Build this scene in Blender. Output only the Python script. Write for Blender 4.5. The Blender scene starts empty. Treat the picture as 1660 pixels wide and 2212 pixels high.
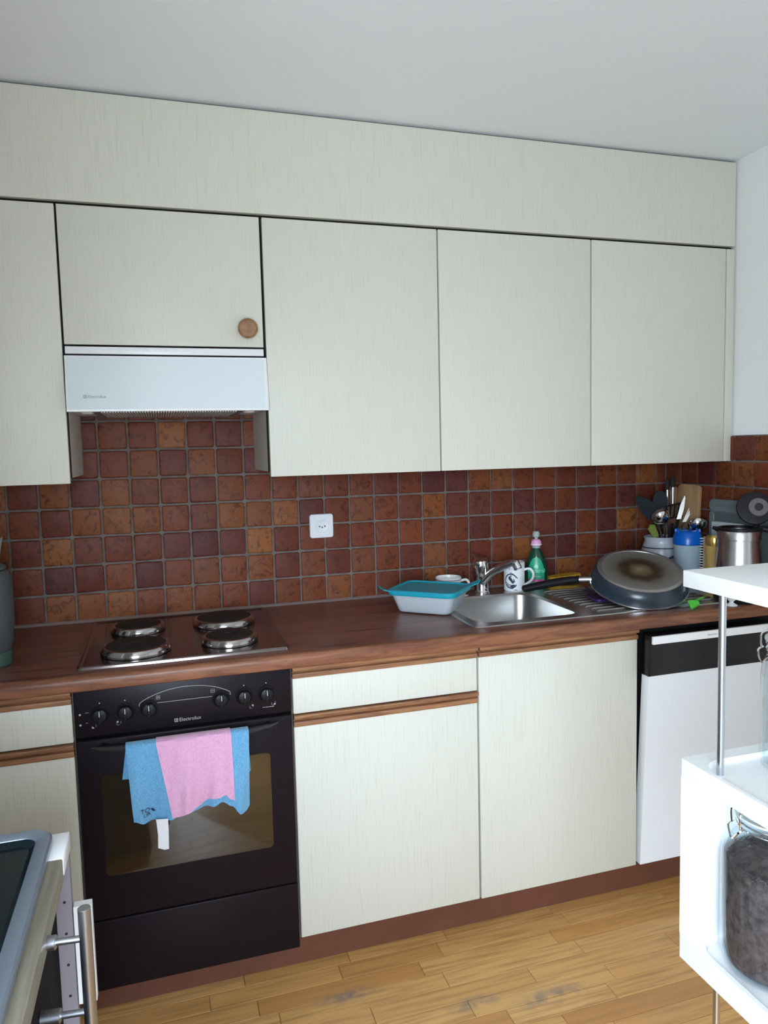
import bpy, bmesh, math, random
from mathutils import Vector, Matrix

random.seed(7)
SC = bpy.context.scene
COL = SC.collection
R = math.radians

# ------------------------------------------------------------------ camera
cam_data = bpy.data.cameras.new('camera')
cam = bpy.data.objects.new('camera', cam_data)
COL.objects.link(cam)
cam_data.sensor_fit = 'VERTICAL'
cam_data.sensor_height = 24.0
cam_data.lens = 17.13
cam_data.clip_start = 0.02
_f = Vector((0.28905356, 0.95338604, -0.08662046)).normalized()
_r = Vector((0.95608262, -0.29208377, -0.02435345)).normalized()
_u = _r.cross(_f).normalized()
M = Matrix.Identity(4)
for i in range(3):
    M[i][0] = _r[i]; M[i][1] = _u[i]; M[i][2] = -_f[i]
M[0][3], M[1][3], M[2][3] = 0.47311, -2.55895, 1.47031
cam.matrix_world = M
SC.camera = cam

# ------------------------------------------------------------------ world and light
world = bpy.data.worlds.new('world')
SC.world = world
world.use_nodes = True
wn, wl = world.node_tree.nodes, world.node_tree.links
wbg = wn['Background']
# overcast sky above, darker ground below the horizon
wtc = wn.new('ShaderNodeTexCoord')
wsep = wn.new('ShaderNodeSeparateXYZ')
wl.new(wtc.outputs['Generated'], wsep.inputs[0])
wcr = wn.new('ShaderNodeValToRGB')
wel = wcr.color_ramp.elements
wel[0].position = 0.44; wel[0].color = (0.325, 0.365, 0.40, 1)
wel[1].position = 1.0; wel[1].color = (0.86, 1.04, 1.27, 1)
e_ = wel.new(0.53); e_.color = (0.69, 0.80, 0.93, 1)
wmr = wn.new('ShaderNodeMapRange'); wmr.inputs[1].default_value = -1; wmr.inputs[2].default_value = 1
wl.new(wsep.outputs['Z'], wmr.inputs[0]); wl.new(wmr.outputs[0], wcr.inputs[0])
wl.new(wcr.outputs[0], wbg.inputs[0])
wbg.inputs[1].default_value = 27.0

# the kitchen window, in the wall behind the camera; the portal only guides the sky light through it
WIN = dict(x0=-0.80, x1=0.75, z0=0.45, z1=1.90, y=-3.3)
ld = bpy.data.lights.new('window_portal', 'AREA')
ld.shape = 'RECTANGLE'
ld.size = WIN['x1'] - WIN['x0']
ld.size_y = WIN['z1'] - WIN['z0']
ld.cycles.is_portal = True
lo = bpy.data.objects.new('window_portal', ld)
COL.objects.link(lo)
lo.location = ((WIN['x0'] + WIN['x1']) / 2, WIN['y'] - 0.02, (WIN['z0'] + WIN['z1']) / 2)
lo.rotation_euler = (R(90), 0, 0)          # faces +y, into the room

SC.cycles.transparent_max_bounces = 32
SC.cycles.diffuse_bounces = 6
vs = SC.view_settings
vs.view_transform = 'Standard'
vs.look = 'None'
vs.exposure = 0.0
vs.gamma = 1.0
vs.use_curve_mapping = False
SC.display_settings.display_device = 'sRGB'

# ------------------------------------------------------------------ materials
def lin(r, g, b):
    f = lambda c: (c / 255 / 12.92) if c / 255 <= 0.04045 else ((c / 255 + 0.055) / 1.055) ** 2.4
    return (f(r), f(g), f(b), 1)

def mat(name, col, rough=0.5, metal=0.0, spec=0.5, col2=None, nscale=(1, 1, 1), nsize=5.0, ndetail=4.0,
        lo_=0.35, hi_=0.65, bump=0.0, bumpd=0.002, alpha=1.0, trans=0.0, ior=1.45, coat=0.0, ramp=None, rand_mix=1.0,
        emit=None, sheen=0.0, distort=0.0, aniso=0.0):
    m = bpy.data.materials.new(name)
    m.use_nodes = True
    nt = m.node_tree
    N, L = nt.nodes, nt.links
    b = N['Principled BSDF']
    b.inputs['Base Color'].default_value = col
    b.inputs['Roughness'].default_value = rough
    b.inputs['Metallic'].default_value = metal
    b.inputs['Specular IOR Level'].default_value = spec
    b.inputs['IOR'].default_value = ior
    b.inputs['Alpha'].default_value = alpha
    b.inputs['Transmission Weight'].default_value = trans
    b.inputs['Coat Weight'].default_value = coat
    b.inputs['Coat Roughness'].default_value = 0.08
    b.inputs['Sheen Weight'].default_value = sheen
    b.inputs['Anisotropic'].default_value = aniso
    base = None
    if ramp:
        oi = N.new('ShaderNodeObjectInfo')
        cr = N.new('ShaderNodeValToRGB')
        el = cr.color_ramp.elements
        while len(el) > 1:
            el.remove(el[-1])
        el[0].position = 0; el[0].color = ramp[0]
        for i, c in enumerate(ramp[1:]):
            e = el.new((i + 1) / (len(ramp) - 1)); e.color = c
        L.new(oi.outputs['Random'], cr.inputs[0])
        base = cr.outputs[0]
    if col2 or bump:
        tc = N.new('ShaderNodeTexCoord')
        mp = N.new('ShaderNodeMapping')
        mp.inputs['Scale'].default_value = nscale
        if ramp:
            oi2 = N.new('ShaderNodeObjectInfo')
            mu = N.new('ShaderNodeMath'); mu.operation = 'MULTIPLY'; mu.inputs[1].default_value = 37.0
            L.new(oi2.outputs['Random'], mu.inputs[0])
            va = N.new('ShaderNodeVectorMath'); va.operation = 'ADD'
            L.new(tc.outputs['Object'], va.inputs[0]); L.new(mu.outputs[0], va.inputs[1])
            L.new(va.outputs[0], mp.inputs[0])
        else:
            L.new(tc.outputs['Object'], mp.inputs[0])
        nz = N.new('ShaderNodeTexNoise')
        nz.inputs['Scale'].default_value = nsize
        nz.inputs['Detail'].default_value = ndetail
        nz.inputs['Distortion'].default_value = distort
        L.new(mp.outputs[0], nz.inputs['Vector'])
        if col2:
            mr = N.new('ShaderNodeMapRange')
            mr.inputs[1].default_value = lo_; mr.inputs[2].default_value = hi_
            L.new(nz.outputs['Fac'], mr.inputs[0])
            mx = N.new('ShaderNodeMix'); mx.data_type = 'RGBA'
            L.new(mr.outputs[0], mx.inputs[0])
            mx.inputs[6].default_value = col
            mx.inputs[7].default_value = col2
            if base is not None:
                L.new(base, mx.inputs[6])
            base = mx.outputs[2]
        if bump:
            bp = N.new('ShaderNodeBump')
            bp.inputs['Strength'].default_value = bump
            bp.inputs['Distance'].default_value = bumpd
            L.new(nz.outputs['Fac'], bp.inputs['Height'])
            L.new(bp.outputs[0], b.inputs['Normal'])
    if base is not None:
        L.new(base, b.inputs['Base Color'])
    if emit:
        b.inputs['Emission Color'].default_value = emit[0]
        b.inputs['Emission Strength'].default_value = emit[1]
    m['_base'] = 1
    return m

MT = {}
MT['plaster'] = mat('plaster', (0.88, 0.905, 0.92, 1), 0.9, bump=0.15, nsize=60, bumpd=0.001)
MT['ceiling'] = mat('ceiling_paint', (0.86, 0.90, 0.94, 1), 0.95)
MT['grout'] = mat('grout', (0.13, 0.105, 0.095, 1), 0.9, col2=(0.19, 0.16, 0.145, 1), nsize=30, bump=0.3)
MT['tile'] = mat('glazed_tile', (0.2, 0.06, 0.03, 1), 0.46, spec=0.2, col2=(0.055, 0.016, 0.011, 1), nsize=42, ndetail=6, lo_=0.5, hi_=0.75,
                 bump=0.35, bumpd=0.002, distort=1.2,
                 ramp=[(0.176, 0.045, 0.019, 1), (0.119, 0.026, 0.016, 1), (0.220, 0.068, 0.020, 1), (0.126, 0.034, 0.023, 1),
                       (0.273, 0.096, 0.027, 1), (0.108, 0.031, 0.027, 1), (0.194, 0.052, 0.019, 1), (0.095, 0.024, 0.023, 1), (0.167, 0.043, 0.017, 1)])
MT['cream'] = mat('cream_laminate', (0.665, 0.665, 0.585, 1), 0.45, spec=0.4, col2=(0.57, 0.565, 0.485, 1), nscale=(220, 220, 7), nsize=1.6, ndetail=3,
                  lo_=0.52, hi_=0.85, bump=0.12, bumpd=0.0006)
MT['cream_x'] = mat('cream_laminate_side', (0.64, 0.63, 0.56, 1), 0.5)
MT['carcass_shade'] = mat('carcass_gap_shade', (0.16, 0.13, 0.10, 1), 0.7)  # lower carcass coloured dark so the door gaps read as shade
MT['wood_top'] = mat('walnut_worktop', (0.205, 0.085, 0.060, 1), 0.28, spec=0.5, col2=(0.075, 0.026, 0.020, 1), nscale=(2.0, 42, 42), nsize=1.6, ndetail=6,
                     lo_=0.45, hi_=0.68, distort=0.8)
MT['wood_edge_lit'] = mat('walnut_edge_lit', (0.26, 0.105, 0.052, 1), 0.4, col2=(0.14, 0.05, 0.028, 1), nscale=(4, 30, 30), nsize=1.8, ndetail=6, distort=1.0, lo_=0.42, hi_=0.66)  # lighter than the top: light falling on the front edge is painted in
MT['wood_rail'] = mat('oak_rail', (0.36, 0.175, 0.078, 1), 0.45, col2=(0.20, 0.085, 0.042, 1), nscale=(5, 40, 60), nsize=1.8, ndetail=6, distort=0.6)
MT['knob_wood'] = mat('knob_wood', (0.34, 0.19, 0.10, 1), 0.45, col2=(0.25, 0.12, 0.055, 1), nscale=(30, 4, 30), nsize=2)
MT['kick'] = mat('brown_plinth', (0.16, 0.058, 0.034, 1), 0.5, col2=(0.135, 0.05, 0.03, 1), nsize=8)
MT['black'] = mat('black_enamel', (0.012, 0.008, 0.0115, 1), 0.38, spec=0.18)
MT['black_matte'] = mat('black_plastic', (0.009, 0.009, 0.012, 1), 0.42, spec=0.3)
MT['black_gloss'] = mat('black_gloss', (0.007, 0.006, 0.008, 1), 0.06, spec=0.4)
MT['oven_glass'] = mat('oven_glass', (0.018, 0.012, 0.006, 1), 0.05, spec=1.0, coat=1.0)
MT['white_enamel'] = mat('white_enamel', (0.80, 0.83, 0.85, 1), 0.3)
MT['white_glass'] = mat('white_glass_panel', (0.72, 0.79, 0.82, 1), 0.22)
MT['white_mel'] = mat('white_lacquer', (0.93, 0.95, 0.96, 1), 0.35)
MT['dish_white'] = mat('dishwasher_white', (0.88, 0.93, 0.97, 1), 0.35)
MT['steel'] = mat('brushed_steel', (0.50, 0.50, 0.49, 1), 0.30, metal=1.0, bump=0.03, nscale=(2, 200, 200), nsize=3)
MT['steel_dark'] = mat('hob_steel', (0.27, 0.235, 0.23, 1), 0.18, metal=1.0)
MT['chrome'] = mat('chrome', (0.78, 0.78, 0.80, 1), 0.08, metal=1.0)
MT['chrome_soft'] = mat('satin_chrome', (0.62, 0.62, 0.64, 1), 0.25, metal=1.0)
MT['handle_grey'] = mat('dark_satin_handle', (0.045, 0.045, 0.05, 1), 0.28, metal=0.4)
MT['bar_steel'] = mat('bar_handle_steel', (0.42, 0.44, 0.48, 1), 0.34, metal=1.0)
MT['rod_steel'] = mat('rod_steel', (0.62, 0.66, 0.72, 1), 0.28, metal=1.0)
MT['gap_shade'] = mat('gap_shade_paint', (0.02, 0.018, 0.016, 1), 0.8, spec=0.1)  # dark paint standing in for the shade inside deep gaps
MT['steel_rib'] = mat('drainer_steel', (0.36, 0.35, 0.33, 1), 0.42, metal=1.0)
MT['ring_steel'] = mat('ring_steel', (0.48, 0.46, 0.45, 1), 0.14, metal=1.0)
MT['iron'] = mat('cast_iron', (0.012, 0.011, 0.011, 1), 0.55, bump=0.1, nsize=80)
MT['print'] = mat('pale_print', (0.42, 0.42, 0.44, 1), 0.6)
MT['print_grey'] = mat('grey_print', (0.25, 0.29, 0.30, 1), 0.6)
MT['white_plastic'] = mat('white_plastic', (0.80, 0.83, 0.85, 1), 0.35)
MT['hole'] = mat('socket_hole', (0.02, 0.02, 0.02, 1), 0.7)
MT['blue_cloth'] = mat('blue_microfibre', (0.105, 0.33, 0.56, 1), 0.95, col2=(0.17, 0.42, 0.65, 1), nsize=220, bump=0.5, bumpd=0.001, sheen=0.3)
MT['pink_cloth'] = mat('pink_microfibre', (0.70, 0.35, 0.55, 1), 0.95, col2=(0.76, 0.43, 0.62, 1), nsize=220, bump=0.5, bumpd=0.001, sheen=0.3)
MT['tag'] = mat('white_label_cloth', (0.78, 0.78, 0.80, 1), 0.8)
MT['navy'] = mat('navy_print', (0.012, 0.02, 0.06, 1), 0.5)
MT['teal_lid'] = mat('teal_plastic', (0.015, 0.32, 0.42, 1), 0.3)
MT['milky'] = mat('milky_plastic', (0.66, 0.72, 0.76, 1), 0.3, alpha=0.62)
MT['ceramic'] = mat('white_ceramic', (0.84, 0.87, 0.88, 1), 0.15)
MT['crock'] = mat('grey_stoneware', (0.55, 0.59, 0.64, 1), 0.22, col2=(0.48, 0.52, 0.57, 1), nsize=20)
MT['soap'] = mat('green_bottle', (0.003, 0.060, 0.034, 1), 0.12, coat=0.5, alpha=0.94)
MT['soap_label'] = mat('green_label', (0.02, 0.36, 0.19, 1), 0.35)
MT['soap_light'] = mat('pale_green_print', (0.30, 0.72, 0.52, 1), 0.4)
MT['magenta'] = mat('magenta_plastic', (0.55, 0.07, 0.30, 1), 0.3)
MT['pinkcap'] = mat('pink_cap', (0.80, 0.40, 0.66, 1), 0.3)
MT['clearcap'] = mat('clear_cap', (0.55, 0.62, 0.62, 1), 0.12, alpha=0.6)
MT['sponge'] = mat('yellow_sponge', (0.66, 0.40, 0.025, 1), 0.95, col2=(0.50, 0.28, 0.02, 1), nsize=160, bump=0.6)
MT['pan'] = mat('pan_coating', (0.022, 0.036, 0.052, 1), 0.24, spec=0.6)
MT['pan_rim'] = mat('pan_base_ring', (0.42, 0.41, 0.40, 1), 0.35, metal=0.9)
MT['purple'] = mat('purple_silicone', (0.030, 0.008, 0.10, 1), 0.4)
MT['lime'] = mat('lime_plastic', (0.10, 0.62, 0.06, 1), 0.4)
MT['olive'] = mat('olive_green', (0.22, 0.27, 0.06, 1), 0.5)
MT['blue_plastic'] = mat('blue_plastic', (0.0, 0.11, 0.52, 1), 0.25)
MT['shaker'] = mat('shaker_body', (0.40, 0.52, 0.60, 1), 0.2, alpha=0.85)
MT['board'] = mat('beech_board', (0.50, 0.32, 0.16, 1), 0.5, col2=(0.38, 0.23, 0.11, 1), nscale=(20, 20, 2), nsize=2)
MT['board2'] = mat('darker_board', (0.42, 0.25, 0.12, 1), 0.5, col2=(0.28, 0.15, 0.07, 1), nscale=(20, 20, 2), nsize=2)
MT['mill'] = mat('mill_wood', (0.55, 0.36, 0.12, 1), 0.35, col2=(0.46, 0.29, 0.09, 1), nscale=(20, 20, 2), nsize=2)
MT['gold'] = mat('gold_cap', (0.72, 0.50, 0.14, 1), 0.22, metal=0.8)
MT['kraft'] = mat('kraft_cover', (0.42, 0.28, 0.15, 1), 0.6)
MT['carton'] = mat('white_carton', (0.62, 0.70, 0.74, 1), 0.5)
MT['greybox'] = mat('grey_green_plastic', (0.095, 0.125, 0.135, 1), 0.4)
MT['greybox2'] = mat('grey_green_border', (0.16, 0.20, 0.21, 1), 0.4)
MT['grey_disc'] = mat('grey_disc', (0.13, 0.11, 0.12, 1), 0.5)
MT['spat'] = mat('slate_nylon', (0.018, 0.025, 0.032, 1), 0.45, spec=0.3)
MT['tea'] = mat('tea_leaves', (0.045, 0.030, 0.028, 1), 0.8, col2=(0.12, 0.085, 0.08, 1), nsize=90, bump=0.8, bumpd=0.004)
MT['tea2'] = mat('tea_leaf', (0.10, 0.07, 0.065, 1), 0.6)
MT['gasket'] = mat('pale_gasket', (0.62, 0.66, 0.64, 1), 0.5)
MT['isl_wood'] = mat('grey_oak_worktop', (0.40, 0.38, 0.30, 1), 0.45, col2=(0.27, 0.25, 0.19, 1), nscale=(40, 2, 40), nsize=2, ndetail=5)
MT['rim_steel'] = mat('grey_rim', (0.30, 0.36, 0.44, 1), 0.35, metal=0.6)
MT['tray_black'] = mat('tray_black', (0.006, 0.012, 0.016, 1), 0.12, spec=0.22)
MT['lilac'] = mat('greyed_panel', (0.27, 0.25, 0.285, 1), 0.5)
MT['brown_dark'] = mat('brown_black_front', (0.010, 0.008, 0.009, 1), 0.75, spec=0.08)
MT['jug'] = mat('cloudy_plastic', (0.085, 0.095, 0.10, 1), 0.4, alpha=0.82)
MT['jug_green'] = mat('green_plastic', (0.05, 0.10, 0.08, 1), 0.4)
MT['paper'] = mat('grey_paper', (0.20, 0.20, 0.20, 1), 0.7)
MT['lamp'] = mat('frosted_lens', (0.7, 0.65, 0.68, 1), 0.3)
MT['seal'] = mat('metal_strip', (0.55, 0.53, 0.52, 1), 0.35, metal=0.7)
MT['grille'] = mat('filter_grey', (0.28, 0.29, 0.30, 1), 0.4, metal=0.5)

def glass_mat():
    m = mat('clear_glass', (0.95, 0.98, 1, 1), 0.0, trans=1.0, ior=1.45)
    nt = m.node_tree
    N, L = nt.nodes, nt.links
    b = N['Principled BSDF']
    tr = N.new('ShaderNodeBsdfTransparent')
    tr.inputs[0].default_value = (0.93, 0.96, 0.97, 1)
    gl = N.new('ShaderNodeBsdfGlossy'); gl.inputs['Roughness'].default_value = 0.03
    fr = N.new('ShaderNodeFresnel'); fr.inputs[0].default_value = 1.5
    mx = N.new('ShaderNodeMixShader')
    ge = N.new('ShaderNodeNewGeometry')
    su = N.new('ShaderNodeMath'); su.operation = 'SUBTRACT'; su.inputs[0].default_value = 1.0
    L.new(ge.outputs['Backfacing'], su.inputs[1])
    mu = N.new('ShaderNodeMath'); mu.operation = 'MULTIPLY'
    L.new(fr.outputs[0], mu.inputs[0]); L.new(su.outputs[0], mu.inputs[1])
    L.new(mu.outputs[0], mx.inputs[0]); L.new(tr.outputs[0], mx.inputs[1]); L.new(gl.outputs[0], mx.inputs[2])
    L.new(mx.outputs[0], N['Material Output'].inputs['Surface'])
    N.remove(b)
    return m
MT['glass'] = glass_mat()

def floor_mats():
    # oak staves: colour by piece, grain along x, and the worn grey patches where the varnish is gone
    m = mat('oak_stave', (0.4, 0.2, 0.07, 1), 0.36, col2=(0.42, 0.21, 0.07, 1), nscale=(3, 60, 10), nsize=1.5, ndetail=5, lo_=0.45, hi_=0.72,
            ramp=[(0.644, 0.362, 0.121, 1), (0.560, 0.288, 0.087, 1), (0.700, 0.407, 0.155, 1), (0.601, 0.310, 0.093, 1), (0.504, 0.244, 0.077, 1), (0.672, 0.384, 0.134, 1), (0.616, 0.333, 0.104, 1)])
    nt = m.node_tree; N, L = nt.nodes, nt.links
    b = N['Principled BSDF']
    src = b.inputs['Base Color'].links[0].from_socket
    geo = N.new('ShaderNodeNewGeometry')
    nz = N.new('ShaderNodeTexNoise'); nz.inputs['Scale'].default_value = 26; nz.inputs['Detail'].default_value = 5
    L.new(geo.outputs['Position'], nz.inputs['Vector'])
    fac = None
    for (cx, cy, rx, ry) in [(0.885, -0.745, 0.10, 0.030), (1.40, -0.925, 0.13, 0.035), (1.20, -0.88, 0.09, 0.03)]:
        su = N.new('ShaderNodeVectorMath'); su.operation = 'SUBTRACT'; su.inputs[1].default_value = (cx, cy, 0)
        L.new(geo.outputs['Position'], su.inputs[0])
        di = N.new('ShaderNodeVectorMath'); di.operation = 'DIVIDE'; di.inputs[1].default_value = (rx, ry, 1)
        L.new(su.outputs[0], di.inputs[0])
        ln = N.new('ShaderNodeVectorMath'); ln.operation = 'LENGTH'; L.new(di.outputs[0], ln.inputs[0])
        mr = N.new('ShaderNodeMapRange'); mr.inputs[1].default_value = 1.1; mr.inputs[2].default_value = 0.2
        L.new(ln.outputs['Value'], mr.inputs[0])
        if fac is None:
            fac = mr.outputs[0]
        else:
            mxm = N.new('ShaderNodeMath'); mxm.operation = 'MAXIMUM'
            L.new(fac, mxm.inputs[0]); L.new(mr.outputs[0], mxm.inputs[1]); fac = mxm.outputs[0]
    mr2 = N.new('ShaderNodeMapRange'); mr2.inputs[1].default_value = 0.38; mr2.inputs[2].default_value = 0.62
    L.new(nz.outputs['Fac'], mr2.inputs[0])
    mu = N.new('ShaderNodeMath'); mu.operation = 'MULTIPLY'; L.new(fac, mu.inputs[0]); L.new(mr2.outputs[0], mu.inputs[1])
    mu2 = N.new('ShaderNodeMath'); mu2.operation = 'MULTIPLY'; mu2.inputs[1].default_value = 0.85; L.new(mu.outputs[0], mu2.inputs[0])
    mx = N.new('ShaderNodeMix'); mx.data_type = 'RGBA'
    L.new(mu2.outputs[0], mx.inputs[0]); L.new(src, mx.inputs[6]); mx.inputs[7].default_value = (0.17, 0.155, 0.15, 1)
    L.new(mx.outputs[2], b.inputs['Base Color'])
    MT['stave'] = m
    # the rest of the parquet, outside the picture
    m = mat('oak_parquet', (0.44, 0.225, 0.062, 1), 0.36)
    nt = m.node_tree; N, L = nt.nodes, nt.links
    tc = N.new('ShaderNodeTexCoord')
    br = N.new('ShaderNodeTexBrick')
    br.inputs['Scale'].default_value = 1
    br.inputs['Color1'].default_value = (0.57, 0.32, 0.11, 1)
    br.inputs['Color2'].default_value = (0.48, 0.25, 0.08, 1)
    br.inputs['Mortar'].default_value = (0.16, 0.08, 0.03, 1)
    br.inputs['Mortar Size'].default_value = 0.0006
    br.inputs['Brick Width'].default_value = 0.38
    br.inputs['Row Height'].default_value = 0.062
    L.new(tc.outputs['Object'], br.inputs['Vector'])
    L.new(br.outputs['Color'], N['Principled BSDF'].inputs['Base Color'])
    MT['parquet'] = m
floor_mats()

def pan_base_mat():
    # dull aluminium base with a burnt brown ring and a bright scratched centre (wear of the pan itself)
    m = mat('pan_base', (0.23, 0.215, 0.20, 1), 0.45, metal=0.5)
    nt = m.node_tree; N, L = nt.nodes, nt.links
    tc = N.new('ShaderNodeTexCoord')
    ln = N.new('ShaderNodeVectorMath'); ln.operation = 'LENGTH'
    mp = N.new('ShaderNodeMapping'); mp.inputs['Scale'].default_value = (1, 1, 0)
    L.new(tc.outputs['Object'], mp.inputs[0])
    nz = N.new('ShaderNodeTexNoise'); nz.inputs['Scale'].default_value = 28; nz.inputs['Detail'].default_value = 4
    L.new(tc.outputs['Object'], nz.inputs['Vector'])
    L.new(mp.outputs[0], ln.inputs[0])
    ad = N.new('ShaderNodeMath'); ad.operation = 'MULTIPLY_ADD'; ad.inputs[1].default_value = 0.035; ad.inputs[2].default_value = -0.0175
    L.new(nz.outputs['Fac'], ad.inputs[0])
    sm = N.new('ShaderNodeMath'); sm.operation = 'ADD'; L.new(ln.outputs['Value'], sm.inputs[0]); L.new(ad.outputs[0], sm.inputs[1])
    cr = N.new('ShaderNodeValToRGB')
    el = cr.color_ramp.elements
    el[0].position = 0.0; el[0].color = (0.34, 0.27, 0.17, 1)
    el[1].position = 1.0; el[1].color = (0.25, 0.235, 0.22, 1)
    for p, c in [(0.12, (0.22, 0.16, 0.09, 1)), (0.26, (0.15, 0.10, 0.055, 1)), (0.36, (0.055, 0.030, 0.016, 1)), (0.50, (0.075, 0.046, 0.028, 1)), (0.66, (0.18, 0.155, 0.13, 1))]:
        e = el.new(p); e.color = c
    sc = N.new('ShaderNodeMath'); sc.operation = 'MULTIPLY'; sc.inputs[1].default_value = 1 / 0.13
    L.new(sm.outputs[0], sc.inputs[0]); L.new(sc.outputs[0], cr.inputs[0])
    L.new(cr.outputs[0], N['Principled BSDF'].inputs['Base Color'])
    return m
MT['pan_base'] = pan_base_mat()

# ------------------------------------------------------------------ geometry helpers
def nb():
    return bmesh.new()

def box(bm, x0, x1, y0, y1, z0, z1, bev=0.0, seg=2):
    vs_ = [bm.verts.new(v) for v in [(x0, y0, z0), (x1, y0, z0), (x1, y1, z0), (x0, y1, z0), (x0, y0, z1), (x1, y0, z1), (x1, y1, z1), (x0, y1, z1)]]
    fs = [bm.faces.new([vs_[i] for i in q]) for q in [(3, 2, 1, 0), (4, 5, 6, 7), (0, 1, 5, 4), (1, 2, 6, 5), (2, 3, 7, 6), (3, 0, 4, 7)]]
    if bev:
        es = {e for f in fs for e in f.edges}
        bmesh.ops.bevel(bm, geom=list(es), offset=bev, segments=seg, profile=0.5, affect='EDGES')
    return bm

def prism(bm, pts, a0, a1, axis='x', bev=0.0):
    """polygon pts in the plane across axis, extruded from a0 to a1. axis x: (y,z); y: (x,z); z: (x,y)"""
    def P(p, a):
        return {'x': (a, p[0], p[1]), 'y': (p[0], a, p[1]), 'z': (p[0], p[1], a)}[axis]
    A = [bm.verts.new(P(p, a0)) for p in pts]
    B = [bm.verts.new(P(p, a1)) for p in pts]
    n = len(pts)
    fs = [bm.faces.new(A), bm.faces.new(B[::-1])]
    for i in range(n):
        j = (i + 1) % n
        fs.append(bm.faces.new((A[j], A[i], B[i], B[j])))
    bmesh.ops.recalc_face_normals(bm, faces=fs)
    if bev:
        es = {e for f in fs[:2] for e in f.edges}
        bmesh.ops.bevel(bm, geom=list(es), offset=bev, segments=2, profile=0.5, affect='EDGES')
    return bm

def rrect(x0, x1, y0, y1, r, n=6):
    out = []
    for cx, cy, a in [(x1 - r, y1 - r, 0), (x0 + r, y1 - r, 90), (x0 + r, y0 + r, 180), (x1 - r, y0 + r, 270)]:
        for i in range(n + 1):
            t = R(a + 90 * i / n)
            out.append((cx + r * math.cos(t), cy + r * math.sin(t)))
    return out

def loft(bm, rings, cap0=True, cap1=True, closed=True):
    V = [[bm.verts.new(p) for p in ring] for ring in rings]
    n = len(V[0])
    fs = []
    for a, b in zip(V[:-1], V[1:]):
        for i in range(n if closed else n - 1):
            j = (i + 1) % n
            fs.append(bm.faces.new((a[i], a[j], b[j], b[i])))
    if cap0: fs.append(bm.faces.new(V[0][::-1]))
    if cap1: fs.append(bm.faces.new(V[-1]))
    bmesh.ops.recalc_face_normals(bm, faces=fs)
    return bm

def lathe(bm, prof, seg=32, c=(0, 0, 0)):
    rings = []
    for r, z in prof:
        if r < 1e-6:
            rings.append([bm.verts.new((c[0], c[1], c[2] + z))])
        else:
            rings.append([bm.verts.new((c[0] + r * math.cos(2 * math.pi * i / seg), c[1] + r * math.sin(2 * math.pi * i / seg), c[2] + z)) for i in range(seg)])
    fs = []
    for a, b in zip(rings[:-1], rings[1:]):
        for i in range(seg):
            j = (i + 1) % seg
            if len(a) == 1 and len(b) == 1: continue
            if len(a) == 1: fs.append(bm.faces.new((a[0], b[j], b[i])))
            elif len(b) == 1: fs.append(bm.faces.new((a[i], a[j], b[0])))
            else: fs.append(bm.faces.new((a[i], a[j], b[j], b[i])))
    bmesh.ops.recalc_face_normals(bm, faces=fs)
    return bm

def tube(bm, pts, rad, seg=12, squash=None):
    pts = [Vector(p) for p in pts]
    if not isinstance(rad, (list, tuple)): rad = [rad] * len(pts)
    rings = []
    up0 = None
    for i, p in enumerate(pts):
        t = (pts[min(i + 1, len(pts) - 1)] - pts[max(i - 1, 0)]).normalized()
        if up0 is None:
            up0 = Vector((0, 0, 1)) if abs(t.z) < 0.9 else Vector((0, 1, 0))
        s = t.cross(up0)
        if s.length < 1e-4: s = t.orthogonal()
        s.normalize(); u = s.cross(t).normalized(); up0 = u
        sq = squash if squash else 1.0
        rings.append([tuple(p + (s * math.cos(2 * math.pi * k / seg) + u * sq * math.sin(2 * math.pi * k / seg)) * rad[i]) for k in range(seg)])
    return loft(bm, rings)

def cyl(bm, p0, p1, r, seg=24, bev=0.0):
    p0, p1 = Vector(p0), Vector(p1)
    if bev:
        d = (p1 - p0); L_ = d.length; d = d / L_
        return tube(bm, [p0, p0 + d * 1e-4, p0 + d * bev, p1 - d * bev, p1 - d * 1e-4, p1], [r - bev, r - bev * 0.98, r, r, r - bev * 0.98, r - bev], seg)
    return tube(bm, [p0, p1], r, seg)

def smooth(bm_pts, n=6):
    """Catmull-Rom through points"""
    P = [Vector(p) for p in bm_pts]
    out = []
    for i in range(len(P) - 1):
        p0 = P[max(i - 1, 0)]; p1 = P[i]; p2 = P[i + 1]; p3 = P[min(i + 2, len(P) - 1)]
        for k in range(n):
            t = k / n
            out.append(0.5 * ((2 * p1) + (p2 - p0) * t + (2 * p0 - 5 * p1 + 4 * p2 - p3) * t * t + (-p0 + 3 * p1 - 3 * p2 + p3) * t ** 3))
    out.append(P[-1])
    return [tuple(v) for v in out]

def wloc(o):
    v = Vector((0, 0, 0))
    while o is not None:
        v += o.location; o = o.parent
    return v

def obj(name, bm, material, parent=None, world=True, angle=35, flat=False):
    """bm in world coordinates (world=True) or in the parent's own coordinates"""
    if parent is not None and world:
        off = wloc(parent)
        for v in bm.verts: v.co -= off
    me = bpy.data.meshes.new(name)
    bm.to_mesh(me); bm.free()
    me.materials.append(material)
    if not flat:
        for p in me.polygons: p.use_smooth = True
        me.set_sharp_from_angle(angle=R(angle))
    o = bpy.data.objects.new(name, me)
    COL.objects.link(o)
    if parent is not None: o.parent = parent
    return o

def center_origin(o):
    """mesh origin to the middle of its base, for things that are one mesh"""
    vs_ = [v.co for v in o.data.vertices]
    c = Vector(((min(v.x for v in vs_) + max(v.x for v in vs_)) / 2, (min(v.y for v in vs_) + max(v.y for v in vs_)) / 2, min(v.z for v in vs_)))
    for v in o.data.vertices: v.co -= c
    o.location = o.location + c
    return o

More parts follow.
